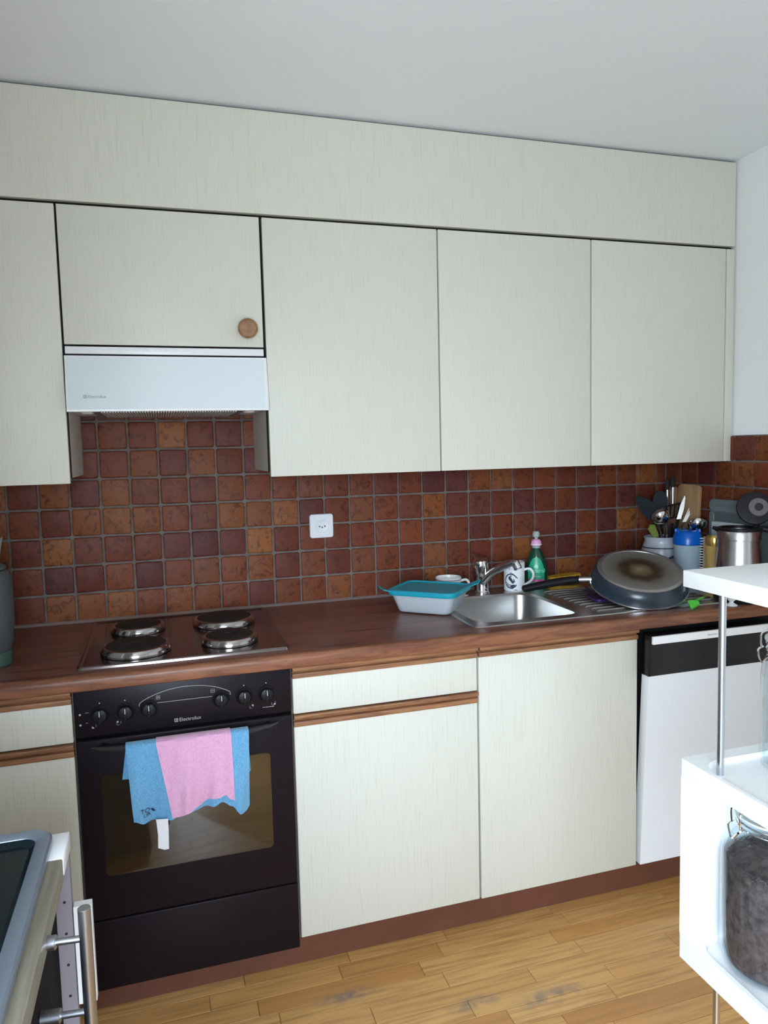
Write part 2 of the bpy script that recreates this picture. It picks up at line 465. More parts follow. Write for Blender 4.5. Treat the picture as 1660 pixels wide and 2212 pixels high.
def thing(name, label, cat, loc=(0, 0, 0), group=None):
    o = bpy.data.objects.new(name, None)
    o.empty_display_size = 0.05
    COL.objects.link(o)
    o.location = loc
    tag(o, label, cat, group)
    return o

def tag(o, label, cat, group=None):
    o['label'] = label; o['category'] = cat
    if group: o['group'] = group
    return o

def struct(o):
    o['kind'] = 'structure'
    return o

def copy_tree(o, parent=None):
    c = o.copy(); COL.objects.link(c)
    if parent is not None: c.parent = parent
    for ch in list(o.children): copy_tree(ch, c)
    return c

def text_mesh(s, size, extrude=0.0):
    cu = bpy.data.curves.new('lettering', 'FONT')
    cu.body = s; cu.size = size; cu.resolution_u = 3; cu.extrude = extrude
    cu.align_x = 'CENTER'; cu.align_y = 'CENTER'
    to = bpy.data.objects.new('lettering', cu)
    COL.objects.link(to)
    dg = bpy.context.evaluated_depsgraph_get()
    me = bpy.data.meshes.new_from_object(to.evaluated_get(dg))
    bpy.data.objects.remove(to); bpy.data.curves.remove(cu)
    return me

def text_bm(s, size, fn):
    """letters as flat faces, each vertex (x, y) sent through fn to 3D"""
    me = text_mesh(s, size)
    bm = nb(); bm.from_mesh(me)
    bpy.data.meshes.remove(me)
    for v in bm.verts: v.co = Vector(fn(v.co.x, v.co.y))
    return bm

def poly_map(bm, pts, fn):
    vs_ = [bm.verts.new(fn(*p)) for p in pts]
    bm.faces.new(vs_)

def strip_map(bm, pts, w, fn):
    """thin line along 2D pts with width w"""
    L_, R_ = [], []
    for i, p in enumerate(pts):
        a = pts[max(i - 1, 0)]; b = pts[min(i + 1, len(pts) - 1)]
        dx, dy = b[0] - a[0], b[1] - a[1]
        l = math.hypot(dx, dy) or 1
        nx, ny = -dy / l * w / 2, dx / l * w / 2
        L_.append(bm.verts.new(fn(p[0] + nx, p[1] + ny))); R_.append(bm.verts.new(fn(p[0] - nx, p[1] - ny)))
    for i in range(len(pts) - 1):
        bm.faces.new((L_[i], R_[i], R_[i + 1], L_[i + 1]))

def fill_strip(bm, xs, zlo, zhi, fn):
    """band between zlo(x) and zhi(x)"""
    A = [bm.verts.new(fn(x, zlo(x) if callable(zlo) else zlo)) for x in xs]
    B = [bm.verts.new(fn(x, zhi(x) if callable(zhi) else zhi)) for x in xs]
    for i in range(len(xs) - 1):
        bm.faces.new((A[i], A[i + 1], B[i + 1], B[i]))

def disc_pts(cx, cy, r, n=16):
    return [(cx + r * math.cos(2 * math.pi * i / n), cy + r * math.sin(2 * math.pi * i / n)) for i in range(n)]

# ------------------------------------------------------------------ numbers of the room
X0, MOD = 0.2336, 0.55
XA = [X0 - MOD, X0, X0 + MOD, X0 + 2 * MOD, X0 + 3 * MOD, 2.4358]     # cabinet seams
XW = 2.4731                                                          # right wall
ZC = 0.927                                                           # worktop top
ZCE = 2.4555                                                         # ceiling
PT = 0.0932                                                          # tile pitch
YWIN = WIN['y']
XL = -0.62                                                           # left wall beside the kitchen run
def LZ(k): return 0.9272 + PT * (k - 1)

# ------------------------------------------------------------------ structure
o = struct(obj('wall_back', box(nb(), XL - 0.1, XW + 0.1, 0.006, 0.15, 0, ZCE + 0.3), MT['plaster']))
wall_back = o
o = struct(obj('wall_right', box(nb(), XW + 0.006, XW + 0.15, (YWIN - 0.15), 0.15, 0, ZCE + 0.3), MT['plaster']))
wall_right = o
struct(obj('wall_left', box(nb(), XL - 0.12, XL, -1.4, 0.006, 0, ZCE + 0.3), MT['plaster']))
struct(obj('wall_far_left', box(nb(), -3.05, -2.9, (YWIN - 0.15), -1.28, 0, ZCE + 0.3), MT['plaster']))
struct(obj('wall_side', box(nb(), -2.9, XL - 0.12, -1.4, -1.28, 0, ZCE + 0.3), MT['plaster']))
bm = nb()
yw = WIN['y']
box(bm, -3.05, WIN['x0'], yw - 0.15, yw, 0, ZCE + 0.3); box(bm, WIN['x1'], XW + 0.15, yw - 0.15, yw, 0, ZCE + 0.3)
box(bm, WIN['x0'], WIN['x1'], yw - 0.15, yw, 0, WIN['z0']); box(bm, WIN['x0'], WIN['x1'], yw - 0.15, yw, WIN['z1'], ZCE + 0.3)
struct(obj('wall_front', bm, MT['plaster']))
win = bpy.data.objects.new('window_1', None); COL.objects.link(win); win.location = ((WIN['x0'] + WIN['x1']) / 2, yw - 0.05, WIN['z0']); struct(win)
for a, b_, c, d in [(WIN['x0'], WIN['x0'] + .06, WIN['z0'], WIN['z1']), (WIN['x1'] - .06, WIN['x1'], WIN['z0'], WIN['z1']),
                    (WIN['x0'] + .06, WIN['x1'] - .06, WIN['z0'], WIN['z0'] + .06), (WIN['x0'] + .06, WIN['x1'] - .06, WIN['z1'] - .06, WIN['z1'])]:
    obj('window_frame', box(nb(), a, b_, yw - 0.1, yw - 0.04, c, d), MT['white_mel'], win)
struct(obj('ceiling', box(nb(), -3.05, XW + 0.15, (YWIN - 0.15), 0.15, ZCE, ZCE + 0.12), MT['ceiling']))
# floor: staves that can be picked apart in view, plain parquet beyond
fl = nb()
PX0, PX1, PY0, PY1 = XL, XW + 0.006, -1.72, -0.5
box(fl, -3.05, XW + 0.15, (YWIN - 0.15), 0.15, -0.12, -0.011)
for a, b_, c, d in [(-3.05, XW + 0.15, (YWIN - 0.15), PY0), (-3.05, PX0, PY0, 0.15), (PX0, XW + 0.15, PY1, 0.15)]:
    box(fl, a, b_, c, d, -0.011, -0.0005)
floor = struct(obj('floor', fl, MT['parquet']))
stave_mesh = {}
rowh = 0.061
ny = int((PY1 - PY0) / rowh)
for r_ in range(ny):
    y1 = PY1 - r_ * rowh; y0 = y1 - rowh
    x = PX0 - random.random() * 0.4
    while x < PX1:
        L_ = random.choice([0.30, 0.36, 0.42, 0.46])
        xa, xb = max(x, PX0), min(x + L_, PX1)
        x += L_
        if xb - xa < 0.02: continue
        key = round(xb - xa, 3)
        if key not in stave_mesh:
            bm = nb(); hx = (xb - xa) / 2; hy = rowh / 2; g = 0.0006; e = 0.0007
            loft(bm, [[(-hx + g, -hy + g, -.011), (hx - g, -hy + g, -.011), (hx - g, hy - g, -.011), (-hx + g, hy - g, -.011)],
                      [(-hx + g, -hy + g, -e), (hx - g, -hy + g, -e), (hx - g, hy - g, -e), (-hx + g, hy - g, -e)],
                      [(-hx + g + e, -hy + g + e, 0), (hx - g - e, -hy + g + e, 0), (hx - g - e, hy - g - e, 0), (-hx + g + e, hy - g - e, 0)]], cap0=False)
            me = bpy.data.meshes.new('plank'); bm.to_mesh(me); bm.free(); me.materials.append(MT['stave']); stave_mesh[key] = me
        s = bpy.data.objects.new('plank', stave_mesh[key]); COL.objects.link(s); s.parent = floor
        s.location = ((xa + xb) / 2, (y0 + y1) / 2, 0)

# tiles
def tile_mesh(w, h, seed):
    rnd = random.Random(seed)
    g = 0.0034
    j = lambda: rnd.uniform(-0.0009, 0.0009)
    def ring(ins, d):
        x0, x1, z0, z1 = -w / 2 + g + ins, w / 2 - g - ins, -h / 2 + g + ins, h / 2 - g - ins
        c = 0.004
        pts = [(x0 + c, z0), (x1 - c, z0), (x1, z0 + c), (x1, z1 - c), (x1 - c, z1), (x0 + c, z1), (x0, z1 - c), (x0, z0 + c)]
        return [(p[0] + j(), -d, p[1] + j()) for p in pts]
    bm = nb()
    loft(bm, [ring(0, -0.002), ring(0, 0.0035), ring(0.0014, 0.0054), ring(0.004, 0.0060)], cap0=False)
    me = bpy.data.meshes.new('tile'); bm.to_mesh(me); bm.free()
    for p in me.polygons: p.use_smooth = True
    me.set_sharp_from_angle(angle=R(50))
    me.materials.append(MT['tile'])
    return me
grb = struct(obj('grout', box(nb(), XL, XW, 0.0, 0.0061, 0.90, 1.70), MT['grout'], wall_back)); del grb['kind']
grr = obj('grout', box(nb(), XW, XW + 0.0061, -1.05, 0.0, 0.90, LZ(7)), MT['grout'], wall_right)
variants = [tile_mesh(PT, PT, s) for s in range(6)]
cut_last = tile_mesh(XW - 26 * PT - 0.003, PT, 50)
def put_tile(me, loc, rz, parent):
    t = bpy.data.objects.new('tile', me); COL.objects.link(t); t.parent = parent; t.location = loc
    t.rotation_euler = (random.uniform(-.012, .012), random.uniform(-.006, .006), rz + random.uniform(-.012, .012))
for k in range(1, 9):
    for c in range(-6, 27):
        x = (c + 0.5) * PT
        if x - PT / 2 < XL: continue
        if k >= 6 and not (2 <= c <= 8): continue
        zz = LZ(k) + PT / 2
        if c == 26: put_tile(cut_last, ((26 * PT + XW - .003) / 2, 0, zz), 0, wall_back)
        else: put_tile(random.choice(variants), (x, 0, zz), 0, wall_back)
for k in range(1, 7):
    for j_ in range(0, 11):
        y = -(0.0086 + PT * (j_ + 0.5))
        put_tile(random.choice(variants), (XW, y, LZ(k) + PT / 2), R(-90), wall_right)

# metal sealing strip between worktop and tiles
o = struct(obj('trim_1', prism(nb(), [(-0.022, ZC), (-0.0065, ZC), (-0.0065, ZC + 0.007), (-0.012, ZC + 0.007)], XL, XW, 'x'), MT['seal']))
# plinth
def kick():
    bm = nb(); box(bm, XL, XW, -0.581, -0.565, 0.001, 0.098, 0.001, 1)
    o = center_origin(obj('plinth', bm, MT['kick'])); tag(o, 'long brown plinth board along the floor under the lower cabinets', 'plinth')
kick()

# ------------------------------------------------------------------ upper cabinets
YU = -0.3657
def upper(name, x0, x1, zb, label, gl=0.0026, gr=0.0026, knob=None, side_l=False, side_r=False):
    t = thing(name, label, 'cabinet', ((x0 + x1) / 2, -0.17, zb), 'wall cabinets with cream doors')
    ce = YU + 0.021
    bm = nb()
    zc0 = zb + 0.015
    th = 0.016
    box(bm, x0 + .0004, x0 + th, ce + .012, -0.0075, zc0, 2.150); box(bm, x1 - th, x1 - .0004, ce + .012, -0.0075, zc0, 2.150)
    box(bm, x0 + th, x1 - th, ce + .012, -0.0075, zc0, zc0 + th); box(bm, x0 + th, x1 - th, ce + .012, -0.0075, 2.134, 2.150)
    box(bm, x0 + th, x1 - th, -0.014, -0.0075, zc0 + th, 2.134)
    obj('carcass', bm, MT['cream_x'], t)
    for (a, b_) in ((x0 + .0004, x0 + th), (x1 - th, x1 - .0004)):
        obj('gap_shade_strip', box(nb(), a, b_, ce, ce + .0118, zc0, 2.150), MT['gap_shade'], t)  # dark strips that paint the shade of the door seams
    d = obj('door', box(nb(), x0 + gl, x1 - gr, YU, ce - .001, zb, 2.1475, 0.0012, 2), MT['cream'], t)
    if knob:
        bm = nb()
        prof = [(0.0, 0), (0.012, 0), (0.012, 0.010), (0.024, 0.013), (0.0285, 0.018), (0.0285, 0.024), (0.026, 0.027), (0.0245, 0.0275), (0.0225, 0.0255), (0.008, 0.0265), (0.0, 0.0262)]
        lathe(bm, prof, 36)
        bmesh.ops.rotate(bm, verts=bm.verts, cent=(0, 0, 0), matrix=Matrix.Rotation(R(90), 3, 'X'))
        bmesh.ops.translate(bm, verts=bm.verts, vec=(knob[0], YU, knob[1]))
        k = obj('knob', bm, MT['knob_wood'], d); 
        k['label'] = 'round brown wooden knob'
    return t
upper('wall_cabinet', XA[0], XA[1], 1.394, 'cream wall cabinet cut off by the picture edge, above the cloudy jug', 0.002, 0.003)
upper('wall_cabinet', XA[1], XA[2], 1.7755, 'short cream wall cabinet with a round wooden knob above the range hood', 0.003, 0.004, knob=(0.7335, 1.8262))
upper('wall_cabinet', XA[2], XA[3], 1.394, 'tall cream wall cabinet directly beside the range hood, above the wall socket', 0.004, 0.0022)
upper('wall_cabinet', XA[3], XA[4], 1.394, 'tall cream wall cabinet in the middle of three, above the sink tap and green bottle')
upper('wall_cabinet', XA[4], XA[5], 1.394, 'tall cream wall cabinet next to the white side wall, above the pan and utensil crock')
o = center_origin(obj('filler_strip', box(nb(), XA[5] + .0022, XW - .001, YU, YU + .02, 1.394, 2.1475, .0012, 2), MT['cream']))
tag(o, 'narrow cream filler strip between the last wall cabinet and the white wall', 'panel')
t = thing('fascia_panel', 'long plain cream panel closing the gap between wall cabinets and ceiling', 'panel', (0.9, -0.2, 2.157))
obj('front_board', box(nb(), XL + .002, XW - .001, YU, YU + .018, 2.1575, 2.4465, .001, 1), MT['cream'], t)
obj('shade_batten', box(nb(), XL + .002, XW - .001, YU + .0185, -0.008, 2.1515, 2.170), MT['gap_shade'], t)  # dark colour paints the shade in the gap under the fascia
obj('top_shade_batten', box(nb(), XL + .002, XW - .001, YU + .0185, -0.008, 2.42, 2.4553), MT['gap_shade'], t)  # painted shade again, for the gap at the ceiling

# ------------------------------------------------------------------ range hood
def hood():
    x0, x1 = XA[1] + .001, XA[2] - .001
    t = thing('range_hood', 'white range hood with a pale glass front under the short cabinet', 'range hood', ((x0 + x1) / 2, -0.18, 1.592))
    bm = nb()
    box(bm, x0 + .002, x1 - .002, YU + .016, -0.0075, 1.597, 1.7725)
    obj('body', bm, MT['white_enamel'], t)
    obj('recess_shade_strip', box(nb(), x0 + .0025, x1 - .0025, YU + .002, YU + .0158, 1.738, 1.7722), MT['gap_shade'], t)  # recess shade around the top strip, put in as a dark strip
    obj('top_strip', box(nb(), x0 + .003, x1 - .004, YU - .004, YU + .0015, 1.7495, 1.7695, .0012), MT['white_enamel'], t)
    # hinged visor, leaning out a little at the bottom
    a, b_ = X0 + .001, XA[2] + .0025
    yt, yb = -0.3705, -0.388
    def quad(xa, xb, zt, zb_, dy0, dy1, bv=.0015):
        bm = nb()
        f = lambda z: yt + (yb - yt) * (1.7445 - z) / (1.7445 - 1.592)
        prism(bm, [(f(zt) + dy1, zt), (f(zt) + dy0, zt), (f(zb_) + dy0, zb_), (f(zb_) + dy1, zb_)], xa, xb, 'x', bv)
        return bm
    v = obj('visor', quad(a, b_, 1.7445, 1.592, 0.0, 0.004 + 0.014 * 0, .001), MT['white_enamel'], t)
    # visor return (solid wedge behind)
    obj('visor_glass', quad(a + .006, b_ - .010, 1.7395, 1.5985, -0.0012, 0.001, .0006), MT['white_glass'], v)
    bm = nb()
    for (xa, xb, za, zb_) in [(a, b_, 1.592, 1.5965)]:
        box(bm, xa, xb, -0.3885, -0.3735, 1.5905, 1.597, .001, 1)
    obj('visor_lip', bm, MT['white_enamel'], v)
    bm = nb(); box(bm, x0 + .06, x1 - .06, -0.35, -0.03, 1.5925, 1.597)
    fl_ = obj('filter', bm, MT['grille'], t)
    bm = nb()
    for i in range(52):
        x = x0 + .085 + i * 0.0073
        box(bm, x, x + .0035, -0.345, -0.05, 1.5895, 1.5925)
    g = obj('grille_bars', bm, MT['white_plastic'], fl_); g['kind'] = 'stuff'
    for x in (x0 + .045, x1 - .045):
        bm = nb(); lathe(bm, [(0, -.010), (.014, -.009), (.019, -.004), (.020, 0.0)], 20, (x, -0.30, 1.597)); obj('lamp_lens', bm, MT['lamp'], t)
    # lettering
    yy = lambda z: yt + (yb - yt) * (1.7445 - z) / (1.7445 - 1.592) - .0018
    fn = lambda x, y: (0.3145 + x, yy(1.6315 + y), 1.6315 + y)
    obj('lettering', text_bm('Electrolux', 0.0115, fn), MT['print_grey'], v, flat=True)
    bm = nb(); emblem(bm, lambda x, y: (0.2835 + x, yy(1.6315 + y), 1.6315 + y), 0.009)
    obj('emblem', bm, MT['print_grey'], v, flat=True)

def emblem(bm, fn, s):
    """small square mark: a frame with a bar and two curved fields"""
    h = s / 2
    for q in [[(-h, -h), (-h * .7, -h), (-h * .7, h), (-h, h)], [(h * .7, -h), (h, -h), (h, h), (h * .7, h)], [(-h * .7, h * .7), (h * .7, h * .7), (h * .7, h), (-h * .7, h)],
              [(-h * .7, -h), (h * .7, -h), (h * .7, -h * .7), (-h * .7, -h * .7)]]:
        poly_map(bm, q, fn)
    poly_map(bm, [(-h * .15, -h * .7), (h * .15, -h * .7), (h * .15, h * .7), (-h * .15, h * .7)], fn)
    poly_map(bm, [(h * .15, -h * .12), (h * .7, -h * .12), (h * .7, h * .12), (h * .15, h * .12)], fn)
hood()

# ------------------------------------------------------------------ lower cabinets
YF = -0.631
def rail(x0, x1, zt, zb, parent):
    pr = [(YF + .030, zt), (YF - .009, zt), (YF - .0105, zt - .003), (YF - .0095, zt - .0085), (YF - .003, zt - .0115), (YF + .006, zt - .0125), (YF + .006, zt - .0165),
          (YF - .003, zt - .019), (YF - .004, zt - .022), (YF - .0025, zb), (YF + .030, zb)]
    return obj('grip_rail', prism(nb(), pr, x0, x1, 'x'), MT['wood_rail'], parent)

def lower(name, x0, x1, label, drawer=True):
    t = thing(name, label, 'cabinet', ((x0 + x1) / 2, -0.3, 0.1), 'lower cabinets with cream fronts')
    bm = nb(); ya = YF + .0215
    box(bm, x0 + .0005, x0 + .0165, ya, -0.0075, 0.0985, 0.8885); box(bm, x1 - .0165, x1 - .0005, ya, -0.0075, 0.0985, 0.8885)
    box(bm, x0 + .0165, x1 - .0165, ya, -0.0075, 0.0985, 0.1145); box(bm, x0 + .0165, x1 - .0165, -0.0155, -0.0075, 0.1145, 0.8885)
    box(bm, x0 + .0165, x1 - .0165, ya, ya + .016, 0.845, 0.8885)
    obj('carcass', bm, MT['carcass_shade'], t)
    g = 0.0028
    fy1 = YF + .0205
    if drawer:
        d = obj('drawer', box(nb(), x0 + g, x1 - g, YF, fy1, 0.7545, 0.8540, .0028, 3), MT['cream'], t)
        rail(x0 + g, x1 - g, 0.8855, 0.8542, d)
        d2 = obj('door', box(nb(), x0 + g, x1 - g, YF, fy1, 0.1105, 0.7188, .0028, 3), MT['cream'], t)
        rail(x0 + g, x1 - g, 0.7515, 0.7190, d2)
    else:
        d2 = obj('door', box(nb(), x0 + g, x1 - g, YF, fy1, 0.1085, 0.8540, .0028, 3), MT['cream'], t)
        rail(x0 + g, x1 - g, 0.8855, 0.8542, d2)
    return t
lower('base_cabinet', XA[0], XA[1], 'cream base cabinet with drawer, cut off by the picture edge beside the oven')
lower('base_cabinet', XA[2], XA[3], 'cream base cabinet with a drawer over its door, between oven and sink cabinet')
lower('base_cabinet', XA[3], XA[4], 'cream base cabinet with one tall door under the sink, beside the dishwasher', drawer=False)

# ------------------------------------------------------------------ worktop
def worktop():
    t = thing('worktop', 'long red-brown wood-grain worktop with rounded front edge over the lower units', 'worktop', (0.93, -0.33, 0.89))
    zb, zt = 0.889, ZC
    yf = -0.656
    bx0, bx1, by0, by1 = 1.375, 1.752, -0.545, -0.155   # hole for the sink bowl
    bm = nb()
    def seg(xa, xb, ya, yb): box(bm, xa, xb, ya, yb, zb, zt)
    yfr = -0.632
    seg(XL + .002, bx0, yfr, -0.0075); seg(bx1, XW - .0015, yfr, -0.0075); seg(bx0, bx1, yfr, by0); seg(bx0, bx1, by1, -0.0075)
    obj('top_surface', bm, MT['wood_top'], t)
    r = 0.014
    pr = [(yfr, zb), (yf + .004, zb), (yf + .001, zb + .002), (yf, zb + .005)]
    for i in range(7):
        a = R(180 - 90 * i / 6)
        pr.append((yf + r + r * math.cos(a), zt - r + r * math.sin(a)))
    pr.append((yfr, zt))
    obj('front_edge', prism(nb(), pr, XL + .002, XW - .0015, 'x'), MT['wood_edge_lit'], t)
worktop()

# ------------------------------------------------------------------ hob with four plates
def hob():
    t = thing('hob', 'steel hob with four black electric plates set in the worktop above the oven', 'hob', (0.51, -0.33, ZC))
    x0, x1, y0, y1 = 0.243, 0.787, -0.601, -0.060
    z = ZC
    bm = nb()
    def ring(ins, zz, r): return [(p[0], p[1], zz) for p in rrect(x0 + ins, x1 - ins, y0 + ins, y1 - ins, r, 4)]
    loft(bm, [ring(0, z + .0005, .012), ring(0.001, z + .006, .012), ring(.004, z + .0085, .010), ring(.008, z + .0085, .008), ring(.012, z + .005, .006), ring(.03, z + .0038, .004)])
    obj('tray', bm, MT['steel_dark'], t)
    for (x, y, r) in [(0.384, -0.470, 0.092), (0.638, -0.462, 0.079), (0.383, -0.222, 0.079), (0.642, -0.222, 0.096)]:
        bm = nb()
        lathe(bm, [(r - .002, .0), (r + .001, .001), (r + .0015, .005), (r - .002, .016), (r - .005, .0195), (r - .012, .0212), (r - .012, .010)], 48, (x, y, z + .004))
        pl = obj('hot_plate', lathe(nb(), [(0, .0205), (.018, .0205), (.020, .0228), (r - .016, .0228), (r - .012, .0208), (r - .012, .004), (0, .004)], 48, (x, y, z + .0045)), MT['iron'], t)
        obj('chrome_ring', bm, MT['ring_steel'], pl)
hob()

# ------------------------------------------------------------------ oven
def oven():
    x0, x1 = XA[1] + .003, XA[2] - .003
    t = thing('oven', 'black built-in oven with six knobs, cloths hanging on its handle', 'oven', ((x0 + x1) / 2, -0.3, 0.09))
    obj('housing', box(nb(), x0 + .004, x1 - .004, YF + .024, -0.0075, 0.099, 0.8885), MT['black'], t)
    cp = obj('control_panel', box(nb(), x0, x1, YF - .004, YF + .023, 0.7665, 0.8845, .002), MT['black'], t)
    ypan = YF - .0046
    fn = lambda x, z: (x, ypan, z)
    for i, x in enumerate([0.2965, 0.3569, 0.4139, 0.595, 0.6553, 0.714]):
        z = 0.8215 + (0.003 if i > 2 else 0)
        bm = nb()
        lathe(bm, [(0, 0), (.0225, 0), (.0225, .002), (.021, .004), (.0185, .006), (.0170, .013), (.0155, .017), (.010, .0185), (0, .0188)], 28)
        # ribbed grip: a raised bar across the knob
        box(bm, -.0035, .0035, -.0165, .0165, .012, .0245, .0015)
        bmesh.ops.rotate(bm, verts=bm.verts, cent=(0, 0, 0), matrix=Matrix.Rotation(R(90), 3, 'X'))
        bmesh.ops.translate(bm, verts=bm.verts, vec=(x, YF - .004, z))
        k = obj('knob', bm, MT['black_matte'], cp)
        bm = nb(); box(bm, x - .0011, x + .0011, YF - .0292, YF - .0283, z + .001, z + .014); obj('pointer', bm, MT['print'], k)
        bm = nb(); poly_map(bm, disc_pts(x, z + .0285, .0016, 10), fn); obj('dial_mark', bm, MT['print'], cp, flat=True)
    # printed lines
    bm = nb()
    arc = [(0.391, 0.829), (0.3925, 0.8375), (0.41, 0.848), (0.44, 0.859), (0.475, 0.8665), (0.51, 0.8685), (0.55, 0.8655), (0.585, 0.857), (0.612, 0.845), (0.619, 0.839), (0.619, 0.832)]
    arc = [(p[0], p[2]) for p in smooth([(a, 0, b) for a, b in arc], 5)]
    strip_map(bm, arc, .0012, fn); strip_map(bm, [(0.434, 0.8335), (0.50, 0.8335), (0.572, 0.8335)], .0011, fn)
    obj('printed_line', bm, MT['print'], cp, flat=True)
    bm = nb()
    def sq(cx, cz, s, w=.0008):
        strip_map(bm, [(cx - s, cz - s), (cx + s, cz - s), (cx + s, cz + s), (cx - s, cz + s), (cx - s, cz - s)], w, fn)
    sq(0.4375, 0.8475, .0045); strip_map(bm, [(0.4345, 0.8465), (0.4405, 0.8465)], .001, fn); strip_map(bm, [(0.4345, 0.849), (0.4405, 0.849)], .001, fn)
    sq(0.5745, 0.8485, .0045); strip_map(bm, [(0.5715, 0.8485), (0.5775, 0.8485)], .001, fn)
    # plate position marks: four corners of a square with one dot filled
    for (cx, cz, k) in [(0.281, 0.792, 0), (0.340, 0.7935, 1), (0.674, 0.7935, 2), (0.7325, 0.7955, 3)]:
        strip_map(bm, [(cx - .005, cz + .002), (cx - .005, cz - .005), (cx + .001, cz - .005)], .0007, fn)
        dx, dz = [(-.003, -.003), (-.003, .003), (.003, .003), (.003, -.003)][k]
        poly_map(bm, disc_pts(cx + dx, cz + dz, .0024, 10), fn)
        strip_map(bm, [(cx + .0045, cz - .002), (cx + .0045, cz + .0045)], .0007, fn)
    for (cx, cz) in [(0.2495, 0.8255), (0.2495, 0.799)]:
        poly_map(bm, disc_pts(cx, cz, .0026, 12), fn)
    strip_map(bm, [(0.262, 0.829), (0.270, 0.829)], .001, fn); strip_map(bm, [(0.262, 0.803), (0.267, 0.803)], .001, fn)
    o_ = obj('printed_symbols', bm, MT['print'], cp, flat=True); o_['kind'] = 'stuff'
    obj('lettering', text_bm('Electrolux', 0.0135, lambda x, y: (0.5145 + x, ypan, 0.7815 + y)), MT['print'], cp, flat=True)
    bm = nb(); emblem(bm, lambda x, y: (0.4795 + x, ypan, 0.7815 + y), .009); obj('emblem', bm, MT['print'], cp, flat=True)
    # illegible model line under the last knob: short dashes
    bm = nb()
    xx = 0.703
    for w in (.004, .003, .005, .003, .004, .005):
        strip_map(bm, [(xx, 0.7865), (xx + w, 0.7865)], .0016, fn); xx += w + .0012
    obj('model_print', bm, MT['print'], cp, flat=True)
    # door
    d = obj('door', box(nb(), x0, x1, YF - .006, YF + .02, 0.2795, 0.7570, .004, 3), MT['black'], t)
    bm = nb()
    loft(bm, [[(p[0], y, p[1]) for p in rrect(0.292 - i, 0.716 + i, 0.397 - i, 0.660 + i, 0.012, 4)] for (y, i) in [(YF - .0045, .003), (YF - .0075, .002), (YF - .0078, 0)]])
    obj('window_glass', bm, MT['oven_glass'], d)
    pts, rad = [], []
    for i in range(25):
        u = i / 24
        s = math.sin(math.pi * u)
        pts.append((0.274 + u * (0.7415 - 0.274), YF - .012 - 0.046 * s ** 0.6, 0.7405 + 0.003 * u))
        rad.append(0.003 + 0.0105 * s ** 0.5)
    obj('handle', tube(nb(), pts, rad, 14, 0.8), MT['handle_grey'], d)
    for (xx, dx) in ((0.300, 1), (0.716, -1)):
        bm = nb(); tube(bm, [(xx, YF - .004, 0.741), (xx + dx * .012, YF - .030, 0.741)], .007, 12); obj('handle_bracket', bm, MT['black_matte'], d)
    obj('drawer', box(nb(), x0, x1, YF - .005, YF + .02, 0.0880, 0.2755, .003, 3), MT['black'], t)
oven()

# ------------------------------------------------------------------ cloths on the oven handle
def cloth(front_l, front_r, front_b, back_l, back_r, back_b, y_off, seedv, nu=44, folds=3.0, amp=.006, ph=None):
    """sheet draped over the handle: front panel and back flap joined over the top.
    the *_l/_r give x of the side edges at (top, bottom); front_b(u) the bottom height"""
    rnd = random.Random(seedv)
    ph = rnd.uniform(0, 6) if ph is None else ph
    bm = nb()
    zt = 0.7555 + y_off * 0.4
    yfr = YF - .0725 - y_off
    ybk = YF - .036 + y_off * .3
    rows = []
    nv = 22
    def edge(a, b, v): return a + (b - a) * v
    for k in range(nv, -1, -1):
        v = k / nv
        row = []
        for i in range(nu + 1):
            u = i / nu
            zb = front_b(u)
            x = edge(front_l[0], front_l[1], v) * (1 - u) + edge(front_r[0], front_r[1], v) * u
            z = zt - .006 - v * (zt - .006 - zb)
            w = (0.10 + 0.90 * v) * 0.0088 * (math.sin(2 * math.pi * x / 0.118 + 0.9 * v) + 0.5 * math.sin(2 * math.pi * x / 0.061 + 1.0 - 1.5 * v) + 0.25 * math.sin(2 * math.pi * x / 0.034 + 5 * v))
            y = yfr - w - 0.006 * v * math.sin(math.pi * v) + 0.012 * v
            zz = z + 0.003 * (u - .5) * 0
            row.append((x, y, zz))
        rows.append(row)
    for s in range(1, 5):   # over the bar
        a = math.pi * s / 5
        row = []
        for i in range(nu + 1):
            u = i / nu
            x = front_l[0] * (1 - u) + front_r[0] * u
            yc = (yfr + ybk) / 2; ry = (ybk - yfr) / 2
            row.append((x, yc - ry * math.cos(a), zt - .006 + .008 * math.sin(a)))
        rows.append(row)
    for k in range(0, 13):
        v = k / 12
        row = []
        for i in range(nu + 1):
            u = i / nu
            zb = back_b(u)
            x = edge(back_l[0], back_l[1], v) * (1 - u) + edge(back_r[0], back_r[1], v) * u
            y = ybk + 0.0035 * math.sin(7 * u + ph) * v + 0.004 * v
            row.append((x, y, zt - .006 - v * (zt - .006 - zb)))
        rows.append(row)
    V = [[bm.verts.new(p) for p in r_] for r_ in rows]
    for a, b_ in zip(V[:-1], V[1:]):
        for i in range(nu):
            bm.faces.new((a[i], a[i + 1], b_[i + 1], b_[i]))
    bmesh.ops.recalc_face_normals(bm, faces=bm.faces)
    bmesh.ops.solidify(bm, geom=list(bm.faces), thickness=0.0016)
    return bm

